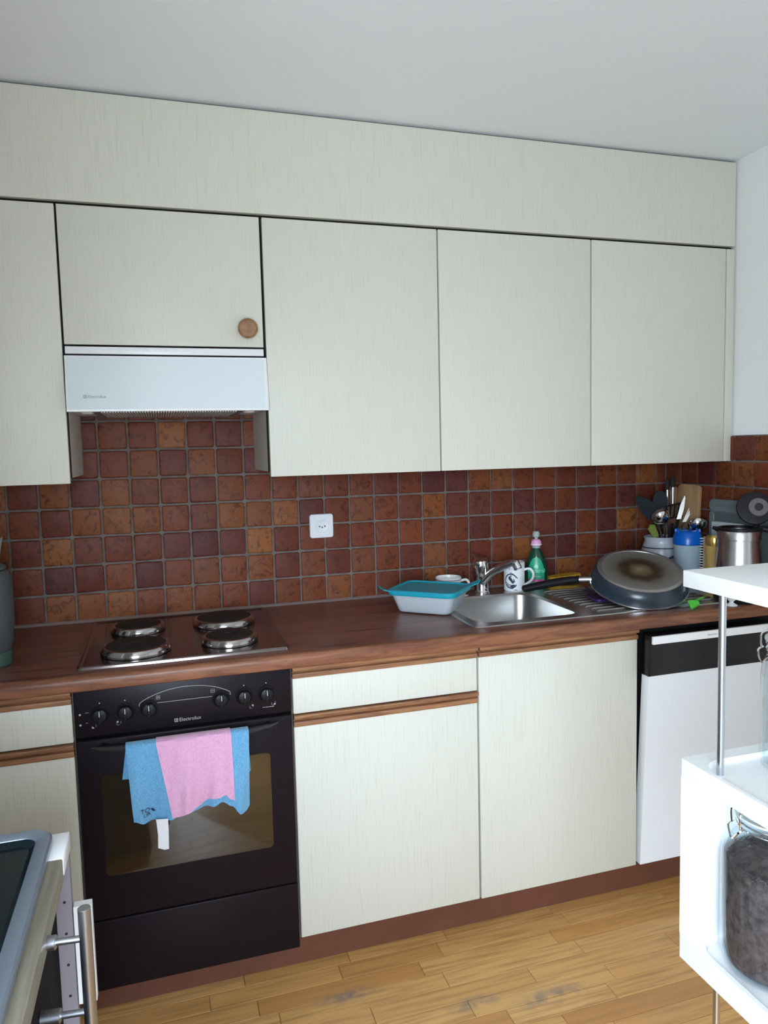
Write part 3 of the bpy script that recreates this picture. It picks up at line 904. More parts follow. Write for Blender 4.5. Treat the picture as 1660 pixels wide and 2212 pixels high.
def lerp_pts(pts):
    def f(u):
        for (a, za), (b, zb) in zip(pts[:-1], pts[1:]):
            if u <= b: 
                s = (u - a) / (b - a); s = s * s * (3 - 2 * s)
                return za + (zb - za) * s
        return pts[-1][1]
    return f
def cloths():
    bl = thing('blue_cloth', 'blue microfibre cloth hanging over the oven handle, showing both sides of the pink one', 'cloth', (0.50, -0.70, 0.54))
    fb = lerp_pts([(0, .556), (.10, .548), (.30, .545), (.42, .556), (.55, .560), (.68, .560), (.76, .572), (.84, .556), (.92, .531), (.97, .533), (1, .545)])
    bb = lerp_pts([(0, .655), (.08, .653), (.15, .66), (.3, .62), (.6, .60), (.8, .60), (1, .628)])
    obj('cloth_sheet', cloth((.356, .366), (.657, .6535), fb, (.356, .342), (.657, .662), bb, 0.0, 3, folds=2.6, amp=.0045, ph=1.0), MT['blue_cloth'], bl)
    bm = nb()
    pts = [(.4185, .556), (.4475, .553), (.4475, .5235), (.446, .474), (.436, .4735), (.420, .4805), (.4215, .515)]
    prism(bm, pts, -.7005, -.6992, 'y')
    tg = obj('care_tag', bm, MT['tag'], bl); tg['label'] = 'white care label hanging below the blue cloth'
    bm = nb(); prism(bm, [(.4215, .527), (.4465, .549), (.4465, .552), (.4195, .553)], -.7022, -.7010, 'y'); obj('tag_fold', bm, MT['tag'], tg)
    # dark stitched mark, read as TOR with a slanted leaf
    def ym(x, z):
        v = max(0, min(1, (0.7495 - z) / (0.7495 - .546)))
        w = (0.10 + 0.90 * v) * 0.0088 * (math.sin(2 * math.pi * x / 0.118 + 0.9 * v) + 0.5 * math.sin(2 * math.pi * x / 0.061 + 1.0 - 1.5 * v) + 0.25 * math.sin(2 * math.pi * x / 0.034 + 5 * v))
        return YF - .0725 - w - 0.006 * v * math.sin(math.pi * v) + 0.012 * v - .0026
    mk = lambda x, z: (x, ym(x, z), z)
    bm = text_bm('TO', 0.016, lambda x, y: mk(0.3945 + x, 0.583 + y))
    b2 = text_bm('UR', 0.013, lambda x, y: mk(0.398 + x, 0.5705 + y))
    me = bpy.data.meshes.new('tmp'); b2.to_mesh(me); b2.free(); bm.from_mesh(me); bpy.data.meshes.remove(me)
    leaf = [(0.4125 + .0065 * math.cos(a) * math.cos(-.9) - .0028 * math.sin(a) * math.sin(-.9), .5775 + .0065 * math.cos(a) * math.sin(-.9) + .0028 * math.sin(a) * math.cos(-.9)) for a in [2 * math.pi * i / 12 for i in range(12)]]
    poly_map(bm, leaf, mk)
    obj('printed_mark', bm, MT['navy'], bl, flat=True)
    pk = thing('pink_cloth', 'pink microfibre cloth draped over the blue cloth on the oven handle', 'cloth', (0.52, -0.71, 0.55))
    fb = lerp_pts([(0, .5535), (.10, .552), (.25, .560), (.45, .571), (.62, .583), (.75, .585), (.86, .592), (.93, .578), (1, .574)])
    bb = lerp_pts([(0, .64), (.5, .60), (1, .62)])
    obj('cloth_sheet', cloth((.428, .4585), (.6115, .6145), fb, (.43, .45), (.611, .60), bb, 0.006, 9, folds=1.5, amp=.0035, ph=1.6), MT['pink_cloth'], pk)
cloths()

# ------------------------------------------------------------------ dishwasher, door ajar
def dishwasher():
    x0, x1 = 1.893, 2.436
    t = thing('dishwasher', 'white dishwasher with black control strip, its door slightly open, beside sink cabinet', 'dishwasher', (2.165, -0.3, 0.1))
    obj('tub', box(nb(), x0 + .002, x1, YF + .026, -0.0075, 0.0985, 0.8885), MT['black_matte'], t)
    zb, zm, zt = 0.109, 0.742, 0.872
    yb_, yt_ = -0.6335, -0.677
    fy = lambda z: yb_ + (yt_ - yb_) * (z - zb) / (zt - zb)
    th = 0.042
    def slab(za, zb2, dy0, dy1, xa, xb, bv=.002):
        return prism(nb(), [(fy(za) + dy1, za), (fy(za) + dy0, za), (fy(zb2) + dy0, zb2), (fy(zb2) + dy1, zb2)], xa, xb, 'x', bv)
    d = obj('door', slab(zb, zm, 0, .034, x0, x1), MT['dish_white'], t)
    obj('inner_liner', slab(zb + .004, zt - .004, .0345, th, x0 + .006, x1 - .006, .001), MT['steel'], d)
    cpn = obj('control_panel', slab(zm + .0005, zt, 0, .034, x0, x1), MT['black_gloss'], d)
    h = obj('handle_bar', slab(.8465, .8705, -.008, -.0003, x0 + .005, x1 - .004, .002), MT['white_mel'], cpn)
    fn = lambda x, y: (2.120 + x, fy(.8585 + y) - .0086, .8585 + y)
    obj('lettering', text_bm('Electrolux', .009, fn), MT['print_grey'], h, flat=True)
dishwasher()

# ------------------------------------------------------------------ sink and tap
def sink():
    t = thing('sink', 'stainless steel sink with one bowl and a ribbed drainer, set in the worktop', 'sink', (1.83, -0.32, ZC))
    x0, x1, y0, y1 = 1.348, 2.315, -0.583, -0.055
    bx0, bx1, by0, by1 = 1.385, 1.742, -0.535, -0.165
    z = ZC
    n = 6
    bm = nb()
    # deck as a ring around the bowl opening: bridge the two loops by angle-matched points, drainer side is flat
    outer_t = [(p[0], p[1], z + .0035) for p in rrect(x0 + .004, x1 - .004, y0 + .004, y1 - .004, .022, n)]
    outer_b = [(p[0], p[1], z + .0004) for p in rrect(x0, x1, y0, y1, .025, n)]
    inner = [(p[0], p[1], z + .0035) for p in rrect(bx0 - .006, bx1 + .006, by0 - .006, by1 + .006, .062, n)]
    inner2 = [(p[0], p[1], z - .004) for p in rrect(bx0, bx1, by0, by1, .058, n)]
    wall1 = [(p[0], p[1], z - .130) for p in rrect(bx0 + .008, bx1 - .008, by0 + .008, by1 - .008, .052, n)]
    wall2 = [(p[0], p[1], z - .150) for p in rrect(bx0 + .022, bx1 - .022, by0 + .022, by1 - .022, .045, n)]
    wall3 = [(p[0], p[1], z - .154) for p in rrect(bx0 + .06, bx1 - .06, by0 + .06, by1 - .06, .03, n)]
    loft(bm, [outer_b, outer_t, inner], cap0=False, cap1=False)
    deck = obj('deck', bm, MT['steel'], t)
    bm = nb(); loft(bm, [inner, inner2, wall1, wall2, wall3], cap0=False, cap1=True)
    bw = obj('bowl', bm, MT['steel'], t)
    bm = nb(); lathe(bm, [(0, .001), (.012, .001), (.016, .003), (.036, .004), (.040, .002), (.041, 0)], 28, ((bx0 + bx1) / 2, (by0 + by1) / 2, z - .154)); obj('drain_strainer', bm, MT['chrome'], bw)
    for i in range(11):
        y = -0.535 + i * 0.034
        bm = nb(); xa = 1.79 + 0.02 * math.sin(i)
        tube(bm, [(1.795, y, z + .0025), (1.805, y, z + .0052), (2.255, y, z + .0058), (2.27, y, z + .0025)], [.003, .0055, .0055, .003], 8, 0.7)
        obj('drainer_rib', bm, MT['steel_rib'], deck)
    bm = nb(); lathe(bm, [(0, 0), (.016, 0), (.016, .003), (.010, .005), (0, .005)], 20, (1.365 + .02, -0.575 + .022, z + .0035))
    # small overflow cover on the left back corner
    bm.free()
    bm = nb(); lathe(bm, [(0, .006), (.014, .0055), (.019, .002), (.020, 0)], 24, (1.505, -0.125, z + .0035)); obj('waste_knob', bm, MT['chrome'], deck)
sink()

def tap():
    t = thing('mixer_tap', 'chrome mixer tap with a swung-out arched spout behind the sink bowl', 'tap', (1.588, -0.105, ZC + .0036))
    c = (1.588, -0.105)
    z = ZC + .0036
    bm = nb(); lathe(bm, [(0, 0), (.031, 0), (.031, .004), (.028, .008), (.0265, .012), (.0265, .058), (.0275, .062), (.0275, .066), (0, .066)], 32, (c[0], c[1], z)); obj('body', bm, MT['chrome'], t)
    # lever cap on top, tilted
    bm = nb()
    lathe(bm, [(0, .0), (.0275, .0), (.0300, .006), (.0300, .048), (.027, .058), (.014, .064), (0, .065)], 32)
    bmesh.ops.rotate(bm, verts=bm.verts, cent=(0, 0, 0), matrix=Matrix.Rotation(R(-7), 3, 'Y') @ Matrix.Rotation(R(6), 3, 'X'))
    bmesh.ops.translate(bm, verts=bm.verts, vec=(c[0], c[1], z + .066))
    lv = obj('lever_cap', bm, MT['chrome'], t)
    bm = nb(); tube(bm, smooth([(c[0] - .006, c[1] + .015, z + .124), (c[0] - .012, c[1] + .04, z + .134), (c[0] - .016, c[1] + .062, z + .135)], 4), [.011, .011, .010, .010, .009, .009, .008, .007, .006], 12, .55); obj('lever', bm, MT['chrome'], lv)
    e = (1.668, -0.225, 1.040)
    path = smooth([(c[0] + .006, c[1] - .012, 0.976), (1.612, -0.140, 1.006), (1.640, -0.182, 1.036), (1.660, -0.213, 1.052), (1.670, -0.229, 1.050)], 6)
    n = len(path)
    bm = nb(); tube(bm, path, [.0195 - .0045 * i / (n - 1) for i in range(n)], 16, 0.85); sp = obj('spout', bm, MT['chrome'], t)
    bm = nb(); cyl(bm, (1.664, -0.220, 1.057), (1.674, -0.234, 1.030), .0145, 20, .002); obj('aerator', bm, MT['chrome'], sp)
tap()

# ------------------------------------------------------------------ wall socket
def socket():
    t = thing('wall_socket', 'square white wall socket on the brown tiles above the worktop', 'socket', (1.0105, -0.007, 1.158))
    bm = nb()
    loft(bm, [[(p[0], y, p[1]) for p in rrect(0.9685 + i, 1.0535 - i, 1.158 + i, 1.243 - i, .009, 5)] for y, i in [(-.0035, 0), (-.013, 0), (-.0155, .002)]])
    pl = obj('cover_plate', bm, MT['white_plastic'], t)
    cx, cz = 1.0125, 1.1995
    bm = nb()
    lathe(bm, [(0, .0002), (.0205, .0002), (.0225, .0012), (.0235, .0002), (.0235, 0)], 36)
    bmesh.ops.rotate(bm, verts=bm.verts, cent=(0, 0, 0), matrix=Matrix.Rotation(R(90), 3, 'X'))
    bmesh.ops.translate(bm, verts=bm.verts, vec=(cx, -.0156, cz)); obj('socket_ring', bm, MT['white_plastic'], pl)
    # three-pin recess with holes
    bm = nb(); prism(bm, [(cx - .017, cz - .004), (cx - .011, cz - .009), (cx + .011, cz - .009), (cx + .017, cz - .004), (cx + .017, cz + .004), (cx + .011, cz + .009), (cx - .011, cz + .009), (cx - .017, cz + .004)], -.0166, -.0159, 'y')
    rc = obj('pin_face', bm, MT['white_plastic'], pl)
    for dx, dz, r in [(-.0095, 0, .0026), (.0095, 0, .0026), (0, -.004, .0026)]:
        bm = nb(); cyl(bm, (cx + dx, -.0172, cz + dz), (cx + dx, -.0160, cz + dz), r, 12); obj('pin_hole', bm, MT['hole'], rc)
socket()

# ------------------------------------------------------------------ food container, cup, mug, bottle, sponge
def rot2(px, py, a, cx, cy): return (cx + px * math.cos(a) - py * math.sin(a), cy + px * math.sin(a) + py * math.cos(a))
def container():
    a = R(-42)
    cx, cy = 1.314, -0.292
    zb = ZC + .0042
    t = thing('food_container', 'milky plastic food container with a teal lid on the worktop by the sink', 'container', (cx, cy, zb))
    def ring(hx, hy, r, z): return [(*rot2(p[0], p[1], a, cx, cy), z) for p in rrect(-hx, hx, -hy, hy, r, 6)]
    bm = nb()
    loft(bm, [ring(.088, .070, .022, zb), ring(.092, .074, .026, zb + .004), ring(.110, .091, .030, zb + .060), ring(.116, .097, .032, zb + .0615), ring(.116, .097, .032, zb + .064),
              ring(.108, .089, .029, zb + .064), ring(.090, .072, .025, zb + .006), ring(.080, .062, .02, zb + .003)])
    obj('tub', bm, MT['milky'], t)
    bm = nb()
    z = zb + .0645
    loft(bm, [ring(.118, .099, .034, z - .006), ring(.1205, .1015, .036, z - .002), ring(.1205, .1015, .036, z + .008), ring(.117, .098, .034, z + .011), ring(.111, .092, .03, z + .011), ring(.107, .088, .028, z + .007), ring(.06, .05, .02, z + .0065)])
    ld_ = obj('lid', bm, MT['teal_lid'], t); ld_['label'] = 'teal snap-on lid'
    # turned-up corner tabs
    for sx, sy in ((1, 1), (-1, -1)):
        bm = nb()
        P = lambda u, w, zz: (*rot2(sx * (.112 + u), sy * (.093 + w), a, cx, cy), zz)
        p = [P(-.016, .004, z + .003), P(.006, -.018, z + .003), P(.028, -.002, z + .012), P(.034, .006, z + .022), P(.028, .014, z + .022), P(.006, .022, z + .012)]
        q = [(v[0], v[1], v[2] + .003) for v in p]
        loft(bm, [p, q]); obj('tab', bm, MT['teal_lid'], ld_)
container()

def mug_like(t, c, z, r0, r1, h, hand_r, hdir, ht, hb, wall=.004, mat_=None, hw=.006):
    bm = nb()
    lathe(bm, [(0, .003), (r0 - .008, .003), (r0 - .006, 0), (r0 - .003, 0), (r0, .004), (r1, h - .002), (r1 - wall / 2, h), (r1 - wall, h - .002), (r0 - wall, .008), (0, .007)], 40, (c[0], c[1], z))
    obj('cup_body', bm, mat_, t)
    dx, dy = math.cos(hdir), math.sin(hdir)
    P = lambda rr, zz: (c[0] + dx * rr, c[1] + dy * rr, z + zz)
    pts = smooth([P(r1 - .004, ht - .004), P(r1 + hand_r * .6, ht), P(r1 + hand_r, (ht * .7 + hb * .3)), P(r1 + hand_r * .75, (ht * .3 + hb * .7)), P(r0 - .002, hb)], 6)
    bm = nb(); tube(bm, pts, hw, 12, 0.8); obj('handle', bm, mat_, t)

def on_cyl(c, z0, r, a0):
    """(s, h): arc length s around from angle a0, height h -> point on the cylinder"""
    return lambda s, h: (c[0] + (r(h) if callable(r) else r) * math.cos(a0 + s / (r(h) if callable(r) else r)), c[1] + (r(h) if callable(r) else r) * math.sin(a0 + s / (r(h) if callable(r) else r)), z0 + h)
def cams(c): return math.atan2(-2.559 - c[1], 0.473 - c[0])

def cup():
    c = (1.452, -0.115); z = ZC + .0037
    t = thing('cup', 'white coffee cup with small blue markings behind the teal-lidded container', 'cup', (c[0], c[1], z))
    mug_like(t, c, z, .040, .0475, .070, .027, cams(c) + R(95), .058, .014, mat_=MT['ceramic'])
    a0 = cams(c)
    rr = lambda h: .040 + .0075 * h / .07 + .0007
    fn = on_cyl(c, z, rr, a0)
    bm = nb()
    for ring_h in (.0625,):
        strip_map(bm, [(-.145 + .29 * i / 60, ring_h) for i in range(61)], .0016, fn)
    obj('blue_line', bm, MT['navy'], t, flat=True)
    bm = text_bm('coffee  taper', .010, lambda x, y: fn(x + .004, y + .040)); obj('printed_words', bm, MT['navy'], t, flat=True)
    bm = nb(); poly_map(bm, [(.036, .0365), (.0385, .0395), (.0400, .0425), (.0380, .0435), (.036, .0415), (.034, .0435), (.032, .0425), (.0335, .0395)], fn); obj('printed_heart', bm, MT['navy'], t, flat=True)
cup()

def mug():
    c = (1.7165, -0.115); z = ZC + .0037
    t = thing('mug', 'tall white mug with a dark blue round crest on the sink edge', 'mug', (c[0], c[1], z))
    mug_like(t, c, z, .0385, .0390, .108, .032, cams(c) + R(82), .082, .020, mat_=MT['ceramic'])
    fn0 = on_cyl(c, z, .0396, cams(c) - R(18))
    fn = lambda s, h: fn0(s, h)
    bm = nb()
    ring_ = [(.024 * math.cos(a), .040 + .026 * math.sin(a)) for a in [2 * math.pi * i / 36 for i in range(37)]]
    strip_map(bm, ring_[3:34], .004, fn)
    strip_map(bm, [(-.020, .058), (0, .071), (.012, .064), (.026, .050)], .0028, fn)        # roof-like line
    poly_map(bm, [(-.010, .056), (-.004, .058), (.008, .044), (.014, .036), (.006, .030), (-.002, .040), (-.008, .046)], fn)
    poly_map(bm, [(-.002, .062), (.003, .061), (.002, .056), (-.003, .057)], fn)
    poly_map(bm, [(.008, .050), (.013, .046), (.016, .036), (.012, .038)], fn)
    for i in range(3):
        strip_map(bm, [(-.021 + i * .003, .034 - i * .007), (-.008 + i * .003, .027 - i * .007), (.002 + i * .003, .024 - i * .006)], .0024, fn)
    poly_map(bm, [(0.0, .026), (.014, .028), (.018, .022), (.008, .016), (-.002, .017)], fn)
    strip_map(bm, [(.012, .006), (.018, .008), (.024, .006)], .0022, fn)
    obj('crest', bm, MT['navy'], t, flat=True)
    bm = nb()
    for i, s in enumerate([-.020, -.012, -.005, .004, .012, .020]):
        strip_map(bm, [(s, .0815 + (i % 2) * .003), (s + .0005, .0865 + (i % 3) * .002)], .0024, fn)
    obj('printed_words', bm, MT['navy'], t, flat=True)
mug()

def soap():
    c = (1.8215, -0.092); z = ZC + .0037
    t = thing('soap_bottle', 'green washing-up liquid bottle with a pink and clear cap behind the sink', 'bottle', (c[0], c[1], z))
    # flattened oval section, wide shoulders low
    a0 = cams(c) + R(90)
    def ring(w, d, h): return [(c[0] + w * math.cos(q) * math.cos(a0) - d * math.sin(q) * math.sin(a0), c[1] + w * math.cos(q) * math.sin(a0) + d * math.sin(q) * math.cos(a0), z + h) for q in [2 * math.pi * i / 32 for i in range(32)]]
    prof = [(.036, .022, 0), (.040, .026, .003), (.0425, .028, .018), (.0435, .029, .040), (.0425, .029, .062), (.038, .027, .088), (.031, .024, .112), (.023, .020, .132), (.017, .0165, .145), (.0145, .0145, .152)]
    bm = nb(); loft(bm, [ring(*p) for p in prof]); obj('bottle_body', bm, MT['soap'], t)
    bm = nb(); lathe(bm, [(0, .150), (.0155, .150), (.0155, .158), (.0135, .160), (0, .160)], 24, (c[0], c[1], z)); obj('neck', bm, MT['clearcap'], t)
    bm = nb(); lathe(bm, [(0, .160), (.0195, .160), (.0200, .164), (.0190, .174), (.0150, .181), (.009, .184), (0, .184)], 28, (c[0], c[1], z)); cp = obj('cap', bm, MT['pinkcap'], t)
    bm = nb(); lathe(bm, [(0, .184), (.0065, .184), (.0065, .190), (.0125, .192), (.0135, .198), (.0135, .208), (.0100, .213), (0, .214)], 24, (c[0], c[1], z)); obj('spout_cover', bm, MT['clearcap'], cp)
    bm = nb(); lathe(bm, [(.0202, .1615), (.0206, .1620), (.0206, .1655), (.0202, .166)], 28, (c[0], c[1], z)); obj('cap_band', bm, MT['tag'], cp)
    # label on the side that faces the room
    import bisect
    hs = [p[2] for p in prof]
    def wd(h):
        i = min(max(bisect.bisect(hs, h) - 1, 0), len(prof) - 2)
        s = (h - hs[i]) / (hs[i + 1] - hs[i])
        return prof[i][0] + (prof[i + 1][0] - prof[i][0]) * s, prof[i][1] + (prof[i + 1][1] - prof[i][1]) * s
    def fn(s, h, lift=.0008):
        w, d = wd(h); w += lift; d += lift
        s = max(-.97, min(.97, s / w))
        q = math.asin(s)
        u, v = w * math.sin(q), d * math.cos(q)
        # local axes: across = a0 direction, out = towards the room
        ou = a0 - math.pi / 2
        return (c[0] + u * math.cos(a0) + v * math.cos(ou), c[1] + u * math.sin(a0) + v * math.sin(ou), z + h)
    bm = nb()
    n = 22
    hw = lambda h: (.030 if h < .05 else .030 * math.sqrt(max(0.0, 1 - ((h - .05) / .068) ** 2)))
    rows = []
    for k in range(n + 1):
        h = .008 + .1085 * k / n
        rows.append([bm.verts.new(fn(hw(h) * (-1 + 2 * i / 14), h)) for i in range(15)])
    for a, b_ in zip(rows[:-1], rows[1:]):
        for i in range(14): bm.faces.new((a[i], a[i + 1], b_[i + 1], b_[i]))
    lb = obj('label', bm, MT['soap_label'], t)
    f2 = lambda s, h: fn(s, h, .0014)
    bm = nb(); fill_strip(bm, [-.030 + .06 * i / 14 for i in range(15)], .0235, .0335, f2); obj('label_band', bm, MT['magenta'], lb, flat=True)
    bm = text_bm('Natural', .021, lambda x, y: f2(x, .066 + y)); obj('lettering', bm, MT['soap_light'], lb, flat=True)
    bm = nb(); poly_map(bm, [(0, .094), (.006, .086), (.008, .080), (.005, .0765), (-.005, .0765), (-.008, .080), (-.006, .086)], f2); obj('drop_mark', bm, MT['soap_light'], lb, flat=True)
    f3 = lambda s, h: fn(s, h, .0018)
    bm = text_bm('ALOE VERA', .0068, lambda x, y: f3(x, .044 + y)); obj('lettering', bm, MT['tag'], lb, flat=True)
    bm = text_bm('soft', .0075, lambda x, y: f3(x, .0285 + y)); obj('lettering', bm, MT['pinkcap'], lb, flat=True)
    bm = text_bm('500 ml', .0065, lambda x, y: f3(x, .0155 + y)); obj('lettering', bm, MT['soap_light'], lb, flat=True)
soap()

def sponge():
    bm = nb()
    z = ZC + .0040
    pts = smooth([(1.878, -.094, 0), (1.925, -.110, 0), (1.985, -.110, 0), (2.018, -.088, 0), (2.000, -.060, 0), (1.935, -.050, 0), (1.882, -.060, 0), (1.878, -.094, 0)], 4)[:-1]
    rings = []
    cx, cy = 1.945, -.082
    for zz, s in [(0, .94), (.004, 1.0), (.026, 1.0), (.031, .93)]:
        rings.append([(cx + (p[0] - cx) * s, cy + (p[1] - cy) * s, z + zz + (p[0] - 1.88) * .06) for p in pts])
    loft(bm, rings)
    tag(center_origin(obj('sponge', bm, MT['sponge'])), 'yellow sponge lying behind the handle of the upturned pan', 'sponge')
sponge()

# ------------------------------------------------------------------ pan, upside down and tilted
def pan():
    n = Vector((-0.1145, -0.3393, 0.9337)).normalized()
    dc = Vector((2.012, -0.464, 1.0385))
    t = thing('frying_pan', 'large dark frying pan upside down on the drainer with a burnt base', 'pan', (2.02, -0.45, 0.935))
    zax = n; xax = Vector((1, 0, 0)) - n * n.x; xax.normalize(); yax = zax.cross(xax)
    B = Matrix((xax, yax, zax)).transposed()
    def put(bm, name, m, parent=None, keep_local=False):
        # meshes made in the pan's own axes (z = base normal, origin at base centre)
        me_o = obj(name, bm, m, None)
        me_o.parent = parent or t
        if parent is None:
            me_o.matrix_parent_inverse = Matrix.Identity(4)
            me_o.location = dc - Vector(t.location)
            me_o.rotation_euler = B.to_euler()
        return me_o
    r0, r1, h = .141, .162, .052
    bm = nb()
    lathe(bm, [(r0 - .004, .0), (r0, -.0015), (r0 + .008, -.010), (r0 + .016, -.026), (r1 - .002, -h + .004), (r1 + .001, -h), (r1 - .001, -h - .001), (r1 - .005, -h + .003), (r0 + .012, -.026), (r0 - .002, -.006), (0, -.005)], 64)
    body = put(bm, 'pan_body', MT['pan'])
    bm = nb(); lathe(bm, [(0, .0012), (r0 - .014, .0012), (r0 - .0125, .0)], 64); put(bm, 'base_plate', MT['pan_base'], body)
    bm = nb(); lathe(bm, [(r0 - .013, .0), (r0 - .012, .0024), (r0 - .002, .0024), (r0 + .0005, .0010), (r0 + .0005, -.003)], 64); put(bm, 'base_ring', MT['pan_rim'], body)
    # burnt cross scratches on the base are relief lines
    bm = nb(); lathe(bm, [(r1 - .003, -h + .0035), (r1 + .0015, -h + .003), (r1 + .0025, -h - .0005), (r1, -h - .002), (r1 - .004, -h)], 64); put(bm, 'rim_edge', MT['chrome_soft'], body)
    # handle in world coordinates
    p0 = Vector((1.884, -0.385, 1.004)); p1 = Vector((1.866, -0.372, 1.0030)); p2 = Vector((1.838, -0.352, 1.001)); 
    bm = nb(); tube(bm, [p0 + (p0 - p1) * .4, p1, p2], [.013, .0135, .0125], 14, .75); br = obj('handle_bracket', bm, MT['chrome_soft'], t)
    br['label'] = 'silver metal collar of the handle'
    path = smooth([p2 + (p1 - p2) * .2, (1.826, -0.343, .999), (1.79, -0.322, .992), (1.735, -0.295, .980), (1.685, -0.275, .969), (1.668, -0.268, .966)], 5)
    k = len(path)
    rr = [.0185 if i < 3 else .0150 + .0050 * math.sin(math.pi * min(1, i / (k - 1))) for i in range(k)]; rr[-1] = .006; rr[-2] = .011
    bm = nb(); tube(bm, path, rr, 14, .7); obj('handle', bm, MT['black_matte'], t)
pan()

def tool(name, label, head_bm, head_mat, pts, rad, hmat, cat='utensil', group=None, sq=.7, extra=None):
    base = pts[0]
    t = thing(name, label, cat, base, group)
    bm = nb(); tube(bm, smooth(pts, 4), rad, 10, sq); obj('handle', bm, hmat, t)
    if head_bm is not None: obj('head', head_bm, head_mat, t)
    return t

def blade_bm(c, ax, up, outline, th):
    """flat head: outline (a,b) in the plane of ax, up around c, thickness th"""
    c, ax, up = Vector(c), Vector(ax).normalized(), Vector(up).normalized()
    nn = ax.cross(up).normalized()
    bm = nb()
    A = [tuple(c + ax * a + up * b + nn * th / 2) for a, b in outline]
    B_ = [tuple(c + ax * a + up * b - nn * th / 2) for a, b in outline]
    loft(bm, [A, B_])
    return bm

# purple spatula under the pan edge, lime one at the other side
tool('purple_spatula', 'dark purple silicone spatula lying on the drainer under the pan', blade_bm((1.888, -.400, ZC + .0135), (.15, 1, 0), (-1, .15, 0), rrect(-.045, .045, -.026, .026, .02, 5), .008), MT['purple'],
     [(1.896, -.358, ZC + .0145), (1.925, -.290, ZC + .0150), (1.958, -.215, ZC + .0135)], .0055, MT['purple'], 'spatula')
tool('lime_spatula', 'bright lime green spatula tip sticking out beside the pan near the worktop edge', blade_bm((2.112, -.603, ZC + .012), (1, .25, .30), (-.12, 1, .35), [(-.024, -.012), (.018, -.014), (.026, -.004), (.010, .018), (-.004, .022)], .006), MT['lime'],
     [(2.125, -.590, ZC + .016), (2.170, -.560, ZC + .016), (2.21, -.535, ZC + .013)], .005, MT['lime'], 'spatula')

# ------------------------------------------------------------------ utensil crock and what stands in it
def crock():
    c = (2.348, -0.135); z = ZC + .0005
    t = thing('utensil_crock', 'grey stoneware crock with a dark blue line holding kitchen tools in the corner', 'crock', (c[0], c[1], z))
    prof = [(0, 0), (.058, 0), (.064, .004), (.073, .040), (.076, .080), (.074, .112), (.068, .136), (.063, .148), (.061, .158), (.0635, .166), (.065, .170), (.062, .172), (.058, .169), (.057, .150), (.066, .110), (.066, .04), (.05, .01), (0, .009)]
    bm = nb(); lathe(bm, prof, 44, (c[0], c[1], z)); obj('pot', bm, MT['crock'], t)
    fn = on_cyl(c, z, lambda h: (.0635 + (.152 - h) * .28 + .001) if h > .130 else (.0752 if h < .112 else .0752 - (h - .112) * .26) + .0012, cams(c))
    bm = nb(); strip_map(bm, [(-.2 + .4 * i / 60, .131) for i in range(61)], .0035, fn)
    obj('blue_line', bm, MT['navy'], t, flat=True)
    bm = nb(); poly_map(bm, [(.020, .088), (.028, .096), (.048, .104), (.062, .103), (.050, .095), (.034, .090)], fn); strip_map(bm, [(.032, .089), (.046, .080), (.058, .072)], .004, fn)
    obj('brush_motif', bm, MT['navy'], t, flat=True)
crock()
cz = ZC + .012
CG = 'kitchen tools standing in the crock'
cd = Vector((0.6, 0.78, 0))     # across the view
cn = Vector((-.62, -.78, 0))
oval = lambda a, b, n=18: [(a * math.cos(2 * math.pi * i / n), b * math.sin(2 * math.pi * i / n)) for i in range(n)]
tool('slate_spatula', 'large slate grey spatula with a broad flat head leaning out of the crock', blade_bm((2.262, -.172, 1.212), (.78, -.60, -.38), (-.42, .02, .88), rrect(-.040, .040, -.050, .052, .026, 5), .005), MT['spat'],
     [(2.350, -.130, cz), (2.325, -.148, 1.06), (2.283, -.168, 1.168)], .006, MT['spat'], 'spatula', CG)
def bowl_head(c, r, axis, depth=.45):
    bm = nb()
    lathe(bm, [(r, 0), (r * .96, -r * depth * .55), (r * .7, -r * depth * 1.2), (r * .35, -r * depth * 1.5), (0, -r * depth * 1.6), (0, -r * depth * 1.52), (r * .35, -r * depth * 1.42), (r * .66, -r * depth * 1.12), (r * .91, -r * depth * .5), (r * .96, 0)], 28)
    q = Vector((0, 0, 1)).rotation_difference(Vector(axis).normalized()).to_matrix()
    bmesh.ops.rotate(bm, verts=bm.verts, cent=(0, 0, 0), matrix=q)
    bmesh.ops.translate(bm, verts=bm.verts, vec=c)
    return bm
tool('steel_ladle', 'shiny steel ladle in the crock in front of the slate spatula', bowl_head((2.292, -.205, 1.185), .033, (.35, .75, .35)), MT['chrome'],
     [(2.352, -.150, cz), (2.330, -.172, 1.07), (2.302, -.184, 1.150)], .0045, MT['chrome'], 'ladle', CG)
tool('steel_serving_spoon', 'narrow steel serving spoon standing beside the ladle in the crock', blade_bm((2.326, -.180, 1.185), (.8, -.2, .2), (-.35, -.1, .9), oval(.014, .034), .004), MT['chrome'],
     [(2.345, -.142, cz), (2.345, -.160, 1.07), (2.333, -.176, 1.155)], .004, MT['chrome'], 'spoon', CG)
tool('black_cooking_spoon', 'black cooking spoon with a rounded head rising from the back of the crock', blade_bm((2.366, -.105, 1.235), (.9, -.3, .0), (.1, .15, .95), oval(.030, .042), .007), MT['spat'],
     [(2.350, -.130, cz), (2.358, -.118, 1.08), (2.364, -.108, 1.195)], .006, MT['black_matte'], 'spoon', CG)
